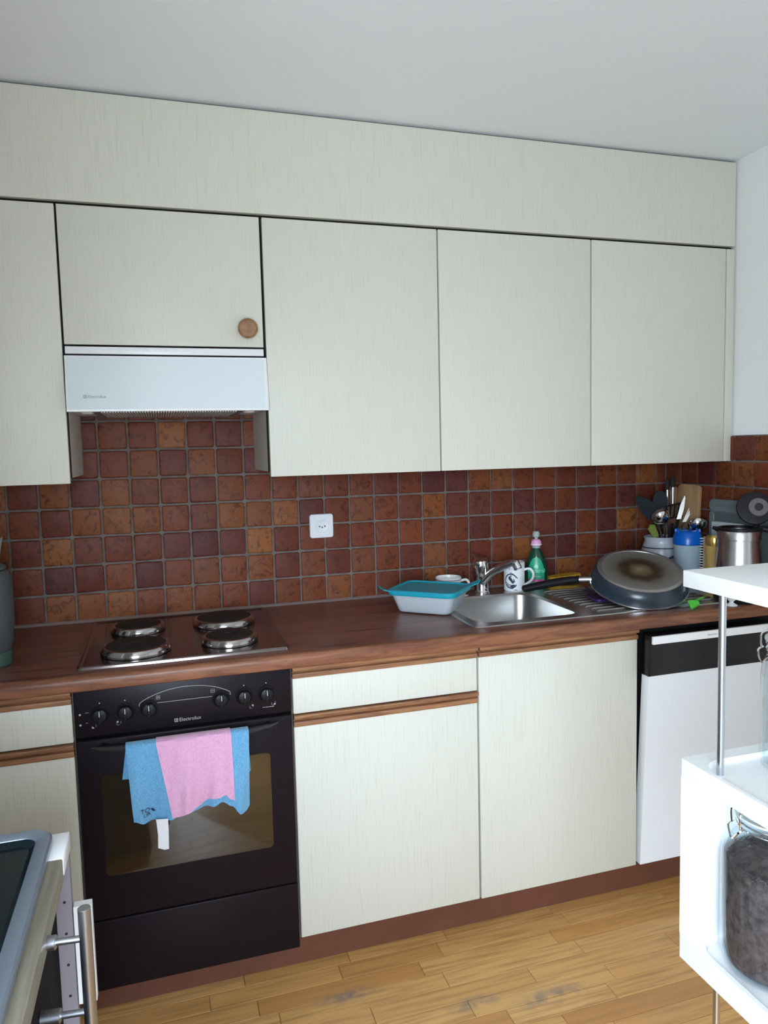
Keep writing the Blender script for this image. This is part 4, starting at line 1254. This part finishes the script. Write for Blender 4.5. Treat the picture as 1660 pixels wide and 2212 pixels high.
def slotted():
    t = thing('slotted_turner', 'black slotted turner standing in the middle of the crock', 'turner', (2.36, -.14, cz), CG)
    bm = nb(); tube(bm, smooth([(2.36, -.14, cz), (2.378, -.145, 1.07), (2.392, -.150, 1.15)], 4), .006, 10, .7); obj('handle', bm, MT['black_matte'], t)
    for i in range(5):
        a = Vector((2.366, -.138, 1.165)) + Vector((.014, -.006, .003)) * i
        bm = nb(); tube(bm, [a, a + Vector((.004, -.004, .052))], .0042, 8, .5); obj('tine', bm, MT['black_matte'], t)
    bm = nb(); tube(bm, [(2.362, -.137, 1.165), (2.426, -.164, 1.178)], .005, 8, .6); obj('lower_bar', bm, MT['black_matte'], t)
    bm = nb(); tube(bm, [(2.366, -.141, 1.217), (2.430, -.168, 1.230)], .005, 8, .6); obj('upper_bar', bm, MT['black_matte'], t)
slotted()
tool('paring_knife', 'small pointed steel knife, blade up, near the crock rim by the cutting boards', blade_bm((2.415, -.170, 1.205), (.8, -.5, .1), (.25, -.05, .95), [(-.008, -.04), (.008, -.04), (.009, .0), (.004, .045), (-.002, .055), (-.008, .02)], .002), MT['chrome'],
     [(2.375, -.150, cz), (2.390, -.158, 1.08), (2.403, -.166, 1.165)], .006, MT['black_matte'], 'knife', CG)
tool('steel_fork', 'thin steel fork leaning between knife and strainer in the crock', blade_bm((2.432, -.185, 1.182), (.8, -.5, .1), (.45, -.1, .88), [(-.007, -.03), (.007, -.03), (.009, .03), (.006, .03), (.004, .0), (.001, .03), (-.001, .03), (-.004, 0), (-.006, .03), (-.009, .03)], .002), MT['chrome'],
     [(2.372, -.145, cz), (2.392, -.160, 1.07), (2.420, -.180, 1.155)], .003, MT['chrome'], 'fork', CG)
tool('steel_strainer_spoon', 'big round steel skimmer leaning from the crock towards the blue-lidded shaker', bowl_head((2.405, -.272, 1.158), .035, (.35, .55, .75), .5), MT['chrome'],
     [(2.370, -.160, cz), (2.385, -.190, 1.08), (2.398, -.240, 1.148)], .0045, MT['chrome'], 'skimmer', CG)
tool('olive_brush', 'olive green tool with a flat tip poking out low at the side of the crock', blade_bm((2.290, -.165, 1.125), (.75, -.1, .55), (-.5, -.1, .75), [(-.012, -.03), (.012, -.03), (.016, .02), (.0, .032), (-.016, .02)], .005), MT['olive'],
     [(2.345, -.145, cz), (2.322, -.155, 1.06), (2.300, -.163, 1.105)], .004, MT['olive'], 'utensil', CG)
tool('black_whisk_handle', 'thick black tool handle upright just inside the crock rim', None, None, [(2.354, -.176, cz), (2.353, -.184, 1.08), (2.351, -.190, 1.148)], [.007, .008, .009, .010, .010, .011, .011, .011, .009], MT['black_matte'], 'utensil', CG)
tool('short_black_spoon', 'second shorter black handle upright in the crock beside the thicker one', None, None, [(2.368, -.175, cz), (2.370, -.182, 1.08), (2.372, -.188, 1.135)], [.006, .007, .007, .008, .008, .008, .008, .008, .006], MT['black_matte'], 'utensil', CG)

# cutting boards and knives against the right wall
def boards():
    def brd(y0, y1, zt, x, m, label, lean=.02):
        bm = nb()
        pts = rrect(y0, y1, ZC + .001, zt, .022, 5)
        H = zt - ZC
        A = [(x - .016 + lean * (p[1] - ZC) / H, p[0], p[1]) for p in pts]; B_ = [(x + lean * (p[1] - ZC) / H, p[0], p[1]) for p in pts]
        loft(bm, [A, B_])
        bmesh.ops.bevel(bm, geom=[e for e in bm.edges if len(e.link_faces) == 2 and e.calc_face_angle(0) > 1.0], offset=.003, segments=2, profile=.5, affect='EDGES')
        tag(center_origin(obj('cutting_board', bm, m)), label, 'cutting board', 'boards leaning on the side wall')
    brd(-.232, -.110, 1.302, 2.441, MT['board'], 'pale beech cutting board leaning on the side wall, the nearer of two')
    brd(-.098, -.035, 1.290, 2.443, MT['board2'], 'darker wooden board behind the pale one, in the tiled corner')
boards()
for (x, y, zt, lb) in [(2.405, -.098, 1.318, 'knife with dark handle standing up behind the crock, the lower of two'), (2.409, -.126, 1.330, 'knife with dark handle and bright ferrule standing up behind the crock, the higher of two')]:
    t = thing('kitchen_knife', lb, 'knife', (x, y, ZC + .001), 'knives standing by the boards')
    bm = nb(); prism(bm, [(y - .012, zt - .11), (y + .010, zt - .11), (y + .008, ZC + .06), (y, ZC + .001), (y - .012, ZC + .05)], x - .001, x + .001, 'x'); obj('blade', bm, MT['chrome_soft'], t)
    bm = nb(); tube(bm, [(x, y, zt - .042), (x, y, zt - .020), (x + .004, y + .004, zt)], [.008, .009, .007], 10, .8); obj('handle', bm, MT['hole'], t)
    bm = nb(); cyl(bm, (x, y, zt - .112), (x, y, zt - .040), .0075, 12); obj('ferrule', bm, MT['chrome_soft'], t)

# ------------------------------------------------------------------ things in the right corner
def shaker():
    c = (2.338, -0.300); z = ZC + .0005
    t = thing('shaker_bottle', 'cloudy plastic shaker with a bright blue lid beside the crock', 'bottle', (c[0], c[1], z))
    bm = nb(); lathe(bm, [(0, 0), (.040, 0), (.043, .004), (.049, .150), (.050, .165), (.047, .165), (.041, .006), (0, .005)], 36, (c[0], c[1], z)); obj('beaker', bm, MT['shaker'], t)
    bm = nb(); lathe(bm, [(.0505, .160), (.0525, .163), (.0520, .180), (.0485, .196), (.043, .206), (.036, .211), (0, .212)], 36, (c[0], c[1], z)); ld_ = obj('lid', bm, MT['blue_plastic'], t); ld_['label'] = 'bright blue screw lid'
    for i in range(10):
        a = 2 * math.pi * i / 10
        bm = nb(); box(bm, -.004, .004, -.0025, .0025, .196, .217, .001, 1)
        bmesh.ops.translate(bm, verts=bm.verts, vec=(.041, 0, 0)); bmesh.ops.rotate(bm, verts=bm.verts, cent=(0, 0, 0), matrix=Matrix.Rotation(a, 3, 'Z')); bmesh.ops.translate(bm, verts=bm.verts, vec=(c[0], c[1], z))
        obj('lid_tooth', bm, MT['blue_plastic'], ld_)
shaker()
def mill():
    c = (2.350, -0.425); z = ZC + .0005
    t = thing('pepper_mill', 'honey-coloured wooden pepper mill with a shiny gold head by the kettle', 'pepper mill', (c[0], c[1], z))
    bm = nb(); lathe(bm, [(0, 0), (.034, 0), (.035, .01), (.031, .05), (.027, .09), (.0275, .135), (.030, .163), (.0305, .170), (0, .170)], 32, (c[0], c[1], z)); obj('mill_body', bm, MT['mill'], t)
    bm = nb(); lathe(bm, [(.0305, .170), (.031, .174), (.0315, .190), (.0295, .200), (.023, .206), (0, .208)], 32, (c[0], c[1], z)); obj('mill_head', bm, MT['gold'], t)
mill()
def notebook():
    # stands upright behind the mill, white wire binding on its left edge
    p0, p1 = Vector((2.338, -0.372, 0)), Vector((2.385, -0.421, 0))
    t = thing('recipe_notebook', 'tan notebook with a white spiral binding standing behind the pepper mill', 'notebook', ((p0.x + p1.x) / 2, (p0.y + p1.y) / 2, ZC + .0005))
    d = (p1 - p0); L_ = d.length; d /= L_; n = Vector((-d.y, d.x, 0))
    sh = n * 0.030 
    def slab(a, b, th0, th1, z0, z1):
        bm = nb()
        q = [p0 + sh + d * a + n * th0, p0 + sh + d * b + n * th0, p0 + sh + d * b + n * th1, p0 + sh + d * a + n * th1]
        loft(bm, [[(v.x, v.y, z0) for v in q], [(v.x, v.y, z1) for v in q]]); return bm
    obj('cover', slab(.004, L_, -.004, -.0025, ZC + .0005, 1.120), MT['kraft'], t)
    obj('pages', slab(.006, L_ - .002, -.0025, .003, ZC + .002, 1.118), MT['tag'], t)
    obj('back_cover', slab(.004, L_, .003, .0045, ZC + .0005, 1.120), MT['kraft'], t)
    bm = nb()
    for i in range(19):
        z = ZC + .010 + i * .0098
        ring = [tuple(p0 + sh + d * (.005 - .0065 + .0065 * math.cos(a)) + n * (.0065 * math.sin(a)) + Vector((0, 0, z))) for a in [2 * math.pi * k / 10 for k in range(11)]]
        tube(bm, ring, .0014, 6)
    s = obj('spiral_binding', bm, MT['tag'], t); s['kind'] = 'stuff'
notebook()
def carton():
    bm = nb(); box(bm, 2.414, 2.438, -.470, -.335, ZC + .001, 1.172, .002)
    bmesh.ops.bisect_plane(bm, geom=bm.verts[:] + bm.edges[:] + bm.faces[:], plane_co=(0, 0, 1.15), plane_no=(0, 0, 1))
    tag(center_origin(obj('white_carton', bm, MT['carton'])), 'small white carton standing between grey box and kettle', 'box')
carton()
def greybox():
    t = thing('grey_box', 'grey-green lidded plastic box on its edge leaning against the tiled side wall', 'box', (2.452, -0.42, ZC + .001))
    def pl(y0, y1, z0, z1, x0, x1, r):
        bm = nb(); loft(bm, [[(x, p[0], p[1]) for p in rrect(y0 + i, y1 - i, z0 + i, z1 - i, r, 5)] for x, i in [(x0, .004), (x0 + .004, 0), (x1, 0)]]); return bm
    obj('shell', pl(-.585, -.290, ZC + .001, 1.252, 2.443, 2.464, .025), MT['greybox'], t)
    obj('lid_border', pl(-.585, -.290, 1.205, 1.2525, 2.4405, 2.4425, .020), MT['greybox2'], t)
    obj('side_border', pl(-.318, -.2905, 1.06, 1.2045, 2.4405, 2.4425, .010), MT['greybox2'], t)
greybox()
def kettle():
    c = (2.333, -0.560); z = ZC + .0005
    t = thing('kettle', 'steel kettle with black handle and its black lid standing open', 'kettle', (c[0], c[1], z))
    bm = nb(); lathe(bm, [(0, .020), (.078, .020), (.079, .026), (.0775, .060), (.073, .120), (.0675, .185), (.066, .208)], 44, (c[0], c[1], z)); obj('steel_body', bm, MT['chrome_soft'], t)
    bm = nb(); lathe(bm, [(0, 0), (.076, 0), (.078, .004), (.078, .0195), (0, .0195)], 40, (c[0], c[1], z)); obj('base', bm, MT['black_matte'], t)
    bm = nb(); lathe(bm, [(.0665, .208), (.0690, .209), (.0695, .236), (.067, .240), (.060, .240), (.060, .215)], 44, (c[0], c[1], z)); obj('collar', bm, MT['chrome_soft'], t)
    bm = nb(); lathe(bm, [(.0675, .2402), (.0715, .241), (.0715, .247), (.066, .249), (.058, .249), (.058, .2402)], 44, (c[0], c[1], z)); obj('top_ring', bm, MT['black_matte'], t)
    # handle towards +x/-y side
    hd = Vector((.72, -.69, 0))
    P = lambda r_, zz: tuple(Vector((c[0], c[1], z + zz)) + hd * r_)
    bm = nb(); tube(bm, smooth([P(.060, .244), P(.085, .243), P(.118, .222), P(.120, .17), P(.108, .10), P(.098, .055), P(.076, .045)], 5), .0125, 14, .8); obj('handle', bm, MT['black_matte'], t)
    # spout lip on the opposite side
    P2 = lambda r_, zz: tuple(Vector((c[0], c[1], z + zz)) - hd * r_)
    bm = nb(); tube(bm, [P2(.055, .236), P2(.070, .241), P2(.084, .246)], [.020, .017, .010], 14, .5); obj('spout', bm, MT['black_matte'], t)
    # open lid: a thick disc standing on its hinge, face turned to the room
    lc = Vector((2.382, -0.572, 1.238))
    ax = Vector((-.50, -.78, .28)).normalized()
    q = Vector((0, 0, 1)).rotation_difference(ax).to_matrix()
    def ld_bm(prof):
        bm = nb(); lathe(bm, prof, 40)
        bmesh.ops.rotate(bm, verts=bm.verts, cent=(0, 0, 0), matrix=q); bmesh.ops.translate(bm, verts=bm.verts, vec=lc); return bm
    l1 = obj('lid', ld_bm([(0, -.014), (.040, -.013), (.054, -.006), (.057, .004), (.055, .010), (.048, .011), (0, .011)]), MT['black_matte'], t)
    q2 = lc + q @ Vector((.010, -.004, 0))
    lc = q2
    obj('lid_disc', ld_bm([(.0, .0112), (.031, .0112), (.031, .0145), (.029, .016), (0, .016)]), MT['grey_disc'], l1)
    obj('lid_valve', ld_bm([(.0, .0165), (.013, .0165), (.013, .020), (.010, .021), (0, .021)]), MT['hole'], l1)
    bm = nb(); tube(bm, [(2.372, -0.590, z + .243), (2.385, -0.582, z + .262)], .010, 12); obj('hinge', bm, MT['black_matte'], l1)
kettle()
def eggcup():
    bm = nb(); lathe(bm, [(0, 0), (.019, 0), (.019, .003), (.007, .009), (.007, .014), (.016, .022), (.020, .034), (.018, .034), (.013, .023), (0, .018)], 28, (2.248, -.622, ZC + .0006))
    tag(center_origin(obj('egg_cup', bm, MT['ceramic'])), 'little white egg cup near the worktop edge under the shelf slab', 'egg cup')
eggcup()

# ------------------------------------------------------------------ at the left edge: jug and paper tip
def jug():
    c = (0.022, -0.455); z = ZC + .0005
    t = thing('plastic_jug', 'cloudy plastic jug with greenish foot at the picture edge on the worktop', 'jug', (c[0], c[1], z))
    bm = nb(); lathe(bm, [(.050, .040), (.056, .060), (.0605, .12), (.0615, .19), (.060, .225), (.056, .243), (.048, .250), (.046, .250), (.054, .240), (.058, .19), (.053, .06), (.048, .042)], 40, (c[0], c[1], z)); obj('jug_body', bm, MT['jug'], t)
    bm = nb(); lathe(bm, [(0, 0), (.047, 0), (.050, .004), (.0505, .039), (0, .039)], 40, (c[0], c[1], z)); obj('foot', bm, MT['jug_green'], t)
    bm = nb(); lathe(bm, [(0, .251), (.046, .251), (.050, .254), (.049, .262), (.040, .267), (0, .268)], 36, (c[0], c[1], z)); obj('lid', bm, MT['jug'], t)
    hd = Vector((-.95, .3, 0))
    P = lambda r_, zz: tuple(Vector((c[0], c[1], z + zz)) + hd * r_)
    bm = nb(); tube(bm, smooth([P(.057, .225), P(.085, .225), P(.098, .18), P(.092, .11), P(.058, .08)], 5), .009, 12, .7); obj('handle', bm, MT['jug'], t)
jug()
def leaf_tip():
    t = thing('paper_bag', 'grey-white pointed paper bag behind the jug at the picture edge', 'paper bag', (0.0, -0.25, ZC + .001))
    bm = nb()
    loft(bm, [[(-.10, -.29, ZC + .001), (.005, -.29, ZC + .001), (.005, -.21, ZC + .001), (-.10, -.21, ZC + .001)],
              [(-.10, -.285, 1.10), (.008, -.285, 1.10), (.008, -.215, 1.10), (-.10, -.215, 1.10)],
              [(-.095, -.255, 1.17), (.015, -.255, 1.17), (.015, -.245, 1.17), (-.095, -.245, 1.17)],
              [(-.06, -.252, 1.20), (.030, -.252, 1.245), (.030, -.249, 1.245), (-.06, -.249, 1.20)]])
    obj('bag_body', bm, MT['paper'], t)
    bm = nb(); loft(bm, [[(-.05, -.262, 1.15), (.012, -.262, 1.15), (.012, -.258, 1.15), (-.05, -.258, 1.15)], [(-.03, -.264, 1.20), (.018, -.264, 1.205), (.018, -.262, 1.205), (-.03, -.262, 1.20)]])
    obj('folded_flap', bm, MT['paper'], t)
leaf_tip()

# ------------------------------------------------------------------ white shelf unit in front, with jars
def shelf():
    x0, x1, y1, y0 = 1.216, 1.60, -1.650, -2.02
    t = thing('shelf_unit', 'white shelf unit with chrome rods in the foreground beside the dishwasher', 'shelf', ((x0 + x1) / 2, (y0 + y1) / 2, 0.0))
    obj('top_board', box(nb(), x0, x1, y0, y1, 1.2525, 1.2775, .0012, 2), MT['white_mel'], t)
    def tray(zb, zt, name):
        bm = nb()
        n = 6
        o_b = [(p[0], p[1], zb) for p in rrect(x0, x1, y0, y1, .0025, n)]
        o_t = [(p[0], p[1], zt) for p in rrect(x0, x1, y0, y1, .0025, n)]
        i_t = [(p[0], p[1], zt) for p in rrect(x0 + .0075, x1 - .0075, y0 + .025, y1 - .025, .040, n)]
        i_b = [(p[0], p[1], zt - .007) for p in rrect(x0 + .0100, x1 - .0100, y0 + .0275, y1 - .0275, .038, n)]
        loft(bm, [o_b, o_t, i_t, i_b])
        return obj(name, bm, MT['white_mel'], t)
    tray(0.957, 0.986, 'upper_tray')
    tray(0.664, 0.702, 'lower_tray')
    obj('end_panel', box(nb(), x0, x1, y1 - .026, y1, 0.7022, 0.9568, .0008, 1), MT['white_mel'], t)
    obj('end_panel', box(nb(), x0, x1, y0, y0 + .026, 0.7022, 0.9568, .0008, 1), MT['white_mel'], t)
    for (x, y) in [(1.2405, -1.705), (1.575, -1.705), (1.2405, -1.965), (1.575, -1.965)]:
        for a, b_ in ((0.979, 1.2525), (0.0, 0.664)):
            bm = nb(); cyl(bm, (x, y, a), (x, y, b_), .0052, 20); obj('rod', bm, MT['rod_steel'], t)
    bm = nb(); cyl(bm, (x0 - .0006, y1 - .045, .930), (x0 + .001, y1 - .045, .930), .0025, 12); 
    bm.free()
shelf()

def clip_jar(c, z, r, h, neck, label, fill=None, group=None, seg=44):
    t = thing('clip_jar', label, 'jar', (c[0], c[1], z), group)
    hb = h * .66     # straight body height
    outer = [(0, .004), (r * .78, 0), (r * .93, .005), (r, .022), (r, hb), (r * .97, hb + .014), (r * .84, hb + .030), (neck, hb + .038), (neck, h - .028), (neck + .004, h - .024)]
    inner = [(neck + .003, h - .020), (neck - .004, h - .022), (neck - .004, hb + .036), (r * .82, hb + .026), (r - .005, hb), (r - .005, .024), (r * .88, .010), (0, .009)]
    bm = nb(); lathe(bm, outer + inner, seg, (c[0], c[1], z)); obj('glass_body', bm, MT['glass'], t)
    bm = nb(); lathe(bm, [(neck - .003, h - .0195), (neck + .0045, h - .0195), (neck + .0045, h - .0165), (neck - .003, h - .0165)], seg, (c[0], c[1], z)); obj('gasket', bm, MT['gasket'], t)
    bm = nb(); lathe(bm, [(neck + .004, h - .016), (neck + .005, h - .012), (neck + .001, h - .006), (neck * .8, h - .001), (0, h), (0, h - .005), (neck * .78, h - .006), (neck - .003, h - .012), (neck - .003, h - .016)], seg, (c[0], c[1], z)); obj('glass_lid', bm, MT['glass'], t)
    bm = nb()
    for hh in (h - .034, h - .026):
        pts = [(c[0] + (neck + .002) * math.cos(a), c[1] + (neck + .002) * math.sin(a), z + hh) for a in [2 * math.pi * i / 40 for i in range(41)]]
        tube(bm, pts, .0013, 6)
    wr = obj('wire_band', bm, MT['chrome'], t)
    a0 = cams(c) - R(60)
    dx, dy = math.cos(a0), math.sin(a0)
    px, py = -dy, dx
    bm = nb()
    P = lambda r_, s, zz: (c[0] + dx * r_ + px * s, c[1] + dy * r_ + py * s, z + zz)
    tube(bm, smooth([P(neck + .004, -.014, h - .030), P(neck + .012, -.014, h - .036), P(neck + .014, 0, h - .050), P(neck + .012, .014, h - .036), P(neck + .004, .014, h - .030)], 5), .0014, 6)
    tube(bm, smooth([P(neck + .008, -.012, h - .032), P(neck + .008, -.012, h - .010), P(neck - .004, 0, h - .002), P(neck + .008, .012, h - .010), P(neck + .008, .012, h - .032)], 5), .0014, 6)
    obj('wire_clip', bm, MT['chrome'], t)
    if fill:
        rnd = random.Random(5)
        ri = r - .0062
        bm = nb()
        lathe(bm, [(0, .0095), (r * .86, .0105), (ri, .026), (ri, fill - .01), (ri * .93, fill), (ri * .5, fill + .006), (0, fill + .003)], 40, (c[0], c[1], z))
        core = obj('tea_filling', bm, MT['tea'], t); core['kind'] = 'stuff'; core['label'] = 'dark brown loose tea leaves'
        bm = nb()
        for i in range(4200):
            if rnd.random() < .8:
                a = rnd.uniform(0, 2 * math.pi); hh = rnd.uniform(.014, fill); rr = ri - .0002 - (0.012 * (1 - hh / .026) if hh < .026 else 0)
                n_ = Vector((math.cos(a), math.sin(a), 0)); tt = Vector((-math.sin(a), math.cos(a), 0)); uu = Vector((0, 0, 1)); p = Vector((c[0], c[1], z)) + n_ * rr + uu * hh
            else:
                a = rnd.uniform(0, 2 * math.pi); rr = ri * math.sqrt(rnd.random()) * .97
                p = Vector((c[0] + rr * math.cos(a), c[1] + rr * math.sin(a), z + fill + .005 * (1 - rr / ri) + rnd.uniform(-.001, .004))); n_ = Vector((0, 0, 1)); tt = Vector((1, 0, 0)); uu = Vector((0, 1, 0))
            b = rnd.uniform(0, math.pi); L_ = rnd.uniform(.003, .0085); w = rnd.uniform(.0006, .0012)
            d1 = tt * math.cos(b) + uu * math.sin(b); d2 = n_.cross(d1)
            q = [p - d1 * L_ / 2, p + d2 * w, p + d1 * L_ / 2, p - d2 * w]
            top = p - n_ * .0004
            vsx = [bm.verts.new(tuple(v)) for v in q]
            bm.faces.new(vsx)
        lf = obj('tea_leaves', bm, MT['tea2'], core, flat=True); lf['kind'] = 'stuff'
    return t
clip_jar((1.2985, -1.751), 0.6955, .072, .252, .050, 'big glass clip jar of dark loose tea inside the white shelf unit', fill=.165, group='clip-top glass jars on the shelf unit')
clip_jar((1.352, -1.730), 0.9795, .047, .215, .038, 'empty clear glass clip jar on the upper tray at the picture edge', group='clip-top glass jars on the shelf unit')

# ------------------------------------------------------------------ cabinet at the lower left with dark tray
def island():
    t = thing('side_cabinet', 'kitchen cabinet with grey wood worktop and chrome bar handle in the lower corner', 'cabinet', (0.0, -2.0, 0.0))
    xf = 0.312
    obj('worktop', box(nb(), -.45, xf, -2.75, -1.4705, 0.868, 0.900, .002), MT['isl_wood'], t)
    obj('end_cap', box(nb(), -.45, xf + .001, -1.4695, -1.3935, 0.874, 0.9005, .0012), MT['white_mel'], t)
    sp = obj('side_panel', box(nb(), -.45, xf, -1.4115, -1.3955, 0.0, 0.8735, .0008, 1), MT['lilac'], t)
    for i in range(9):
        z = 0.40 + i * .05
        bm = nb(); cyl(bm, (xf - .010, -1.4121, z), (xf - .010, -1.4113, z), .0022, 10); obj('shelf_pin_hole', bm, MT['hole'], sp)
    obj('carcass', box(nb(), -.45, 0.290, -2.74, -1.4125, 0.08, 0.867), MT['brown_dark'], t)  # solid dark fill painting the shade of the open interior
    obj('front_panel', box(nb(), 0.2905, 0.298, -2.74, -1.560, 0.09, 0.866, .002), MT['brown_dark'], t)
    obj('drawer_front', box(nb(), xf + .0012, xf + .0275, -1.4115, -1.3955, 0.632, 0.789, .0008, 1), MT['white_mel'], t)
    hx, hy = 0.3565, -1.632
    h = bpy.data.objects.new('bar_handle', None); COL.objects.link(h); h.parent = t; h.location = Vector((hx, hy, 0.73)) - wloc(t)
    bm = nb(); cyl(bm, (hx, hy, .715), (hx, hy, .9175), .0078, 24, .0006); obj('tube', bm, MT['bar_steel'], h)
    for z in (.878, .782):
        bm = nb(); cyl(bm, (0.2985, hy + .006, z), (hx, hy, z), .0042, 16)
        so = obj('standoff', bm, MT['bar_steel'], h)
        bm = nb(); cyl(bm, (0.2985, hy + .006, z), (0.3225, hy + .0035, z), .0085, 18, .001); obj('standoff', bm, MT['bar_steel'], h)
island()
def tray():
    x0, x1, y0, y1 = .145, 0.2945, -2.05, -1.398
    z = 0.9008
    t = thing('dark_tray', 'black tray with a blue-grey steel rim lying on the grey wood worktop', 'tray', ((x0 + x1) / 2, (y0 + y1) / 2, z))
    n = 6
    rr = lambda i, zz, r: [(p[0], p[1], zz) for p in rrect(x0 + i, x1 - i, y0 + i, y1 - i, r, n)]
    bm = nb(); loft(bm, [rr(.004, z, .030), rr(0, z + .004, .034), rr(0, z + .012, .034), rr(.003, z + .015, .032), rr(.018, z + .015, .022), rr(.0215, z + .0125, .020), rr(.022, z + .0105, .0195)], cap0=True, cap1=False); obj('rim', bm, MT['rim_steel'], t)
    bm = nb(); loft(bm, [rr(.0222, z + .0115, .0195), rr(.030, z + .004, .016), rr(.06, z + .003, .01)], cap0=False); obj('dark_base', bm, MT['tray_black'], t)
tray()
# added unseen blocker on the side cabinet; keeps window light off the left end
def add_light_blocker():
    t = thing('light_blocker', 'tall cream block added out of view on the side cabinet to stop window light', 'cabinet', (-0.22, -1.78, 0.9008))
    obj('carcass', box(nb(), -0.60, 0.11, -2.05, -1.50, 0.9015, 2.30, .003), MT['cream_x'], t)  # body of the added light blocker
    obj('door', box(nb(), 0.1105, 0.13, -2.045, -1.505, 0.91, 2.295, .002), MT['cream'], t)  # front slab of the added light blocker, not a real door
add_light_blocker()
